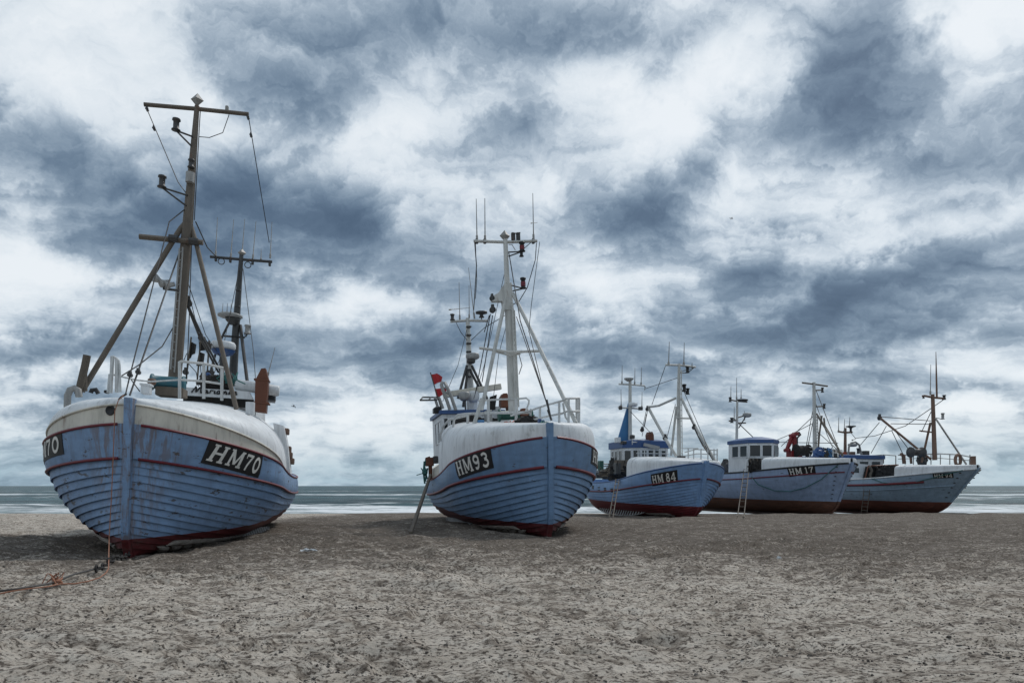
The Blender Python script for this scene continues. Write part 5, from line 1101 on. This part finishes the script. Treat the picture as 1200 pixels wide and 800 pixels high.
BL=[ # photo px, py, radius x, radius y, tilt, weight (cloud banks: + heavy grey, - thin and bright)
 (320,85,95,70,0,.55),(390,65,80,60,0,.4),(520,60,60,90,60,.2),(190,255,140,90,-10,.55),(330,275,190,75,0,.5),(430,285,110,60,10,.4),(20,160,80,70,0,.5),(650,70,90,60,40,.3),(760,35,170,40,5,.38),(555,95,50,100,60,.2),
 (768,228,95,60,35,.85),(1005,95,130,55,48,.72),(865,125,100,40,35,.42),(1150,185,130,60,15,.55),(885,295,110,38,0,.5),(785,370,150,55,10,.5),(480,415,90,55,0,.45),(1010,345,240,35,8,.45),(1090,395,260,40,5,.55),(60,405,130,30,10,.4),(690,155,60,35,40,.3),(60,470,160,25,0,.3),(320,430,60,50,0,.3),(1120,455,160,22,0,.35),(560,330,80,50,0,.25),(720,420,110,40,0,.25),
 (85,70,140,100,-20,-.6),(250,175,110,60,0,-.4),(30,300,60,60,0,-.3),(480,160,110,70,30,-.35),(870,70,90,60,20,-.6),(730,130,110,60,-20,-.6),(1140,60,70,110,0,-.32),(1000,235,210,60,5,-.55),(690,330,90,50,20,-.55),(1090,500,240,40,0,-.5),(430,510,160,30,0,-.45),(90,340,140,35,0,-.45),(640,215,60,60,0,-.35),(950,305,200,25,8,-.35),(120,440,140,25,0,-.35),(420,360,100,30,0,-.4),(1000,420,140,20,0,-.3),(600,450,100,40,0,-.3),(900,440,140,25,0,-.25)]
for px,py,rx,ry,rot,wt in BL:
    wt*=1.3 if py>280 else (.92 if wt>0 else 1.15)
    a0=math.atan((px-CX)/F); e0=math.atan((HY-py)/math.hypot(px-CX,F)); ca=math.cos(a0)
    mp=ns.new('ShaderNodeMapping'); mp.vector_type='TEXTURE'; mp.inputs['Location'].default_value=(a0,e0,0); mp.inputs['Rotation'].default_value=(0,0,R(rot)); mp.inputs['Scale'].default_value=(rx/F*1.25*ca*ca if abs(rot)<20 else rx/F*1.2,ry/F*1.25*max(ca,.85),10); ls.new(ae,mp.inputs[0])
    g=ns.new('ShaderNodeTexGradient'); g.gradient_type='SPHERICAL'; ls.new(mp.outputs[0],g.inputs[0])
    q=math2(ns,ls,'MULTIPLY',g.outputs['Fac'],wt); Dsum=q if Dsum is None else math2(ns,ls,'ADD',Dsum,q)
n3=noise(ns,ls,pw.outputs[0],5.5,7,.58)
base=math2(ns,ls,'ADD',math2(ns,ls,'MULTIPLY',math2(ns,ls,'SUBTRACT',n3,.5),.55),math2(ns,ls,'ADD',math2(ns,ls,'MULTIPLY',math2(ns,ls,'SUBTRACT',n1,.5),1.9),math2(ns,ls,'MULTIPLY',math2(ns,ls,'SUBTRACT',n2,.5),1.0)))
D=math2(ns,ls,'ADD',math2(ns,ls,'MULTIPLY',Dsum,.62),base)
D=math2(ns,ls,'MULTIPLY',math2(ns,ls,'ADD',D,.50),.72)
cr=ns.new('ShaderNodeValToRGB'); ls.new(D,cr.inputs[0]); e=cr.color_ramp; e.interpolation='B_SPLINE'
def srgb(r,g,b): return tuple((v/255/12.92 if v/255<.04045 else ((v/255+.055)/1.055)**2.4) for v in (r,g,b))+(1,)
STOPS=[(.0,(238,243,247)),(.20,(221,230,237)),(.32,(188,201,213)),(.42,(151,168,184)),(.56,(112,132,152)),(.72,(84,104,126)),(1.0,(60,79,101))]
e.elements[0].position=STOPS[0][0]; e.elements[0].color=srgb(*STOPS[0][1]); e.elements[1].position=STOPS[-1][0]; e.elements[1].color=srgb(*STOPS[-1][1])
for p_,c_ in STOPS[1:-1]: q=e.elements.new(p_); q.color=srgb(*c_)
# clear pale band over the horizon
hz=ns.new('ShaderNodeMapRange'); hz.interpolation_type='SMOOTHSTEP'; ls.new(el,hz.inputs[0]); hz.inputs[1].default_value=.0; hz.inputs[2].default_value=.085; hz.inputs[3].default_value=.85; hz.inputs[4].default_value=0
cc=mixc(ns,ls,math2(ns,ls,'MULTIPLY',hz.outputs[0],ramp(ns,ls,n2,.30,.62,(1,1,1,1),(.45,.45,.45,1))),cr.outputs[0],srgb(160,190,206))
bg2=ns.new('ShaderNodeBackground'); bg2.inputs[1].default_value=.95; ls.new(cc,bg2.inputs[0])
mx=ns.new('ShaderNodeMixShader'); mx.inputs[0].default_value=.93; ls.new(bg1.outputs[0],mx.inputs[1]); ls.new(bg2.outputs[0],mx.inputs[2]); ls.new(mx.outputs[0],out.inputs[0])
sl=bpy.data.lights.new('sun','SUN'); sl.energy=1.5; sl.angle=R(10); sl.color=(1,.97,.93); so=bpy.data.objects.new('sun',sl); COL.objects.link(so)
sd=Vector((math.sin(SUN_AZ)*math.cos(SUN_EL),math.cos(SUN_AZ)*math.cos(SUN_EL),math.sin(SUN_EL))); so.rotation_euler=sd.to_track_quat('Z','Y').to_euler(); so.location=(0,0,30)
cd=bpy.data.cameras.new('camera'); cd.sensor_width=36; cd.lens=F/1200*36; cd.shift_y=(HY-400)/1200; cd.clip_end=60000; cd.clip_start=.1
co=bpy.data.objects.new('camera',cd); COL.objects.link(co); co.location=(0,0,CAMZ); co.rotation_euler=(R(90),0,0); SC.camera=co
SC.view_settings.view_transform='Standard'; SC.view_settings.look='None'; SC.view_settings.exposure=.12; SC.view_settings.gamma=1
SC.render.engine='CYCLES'; SC.cycles.use_denoising=True
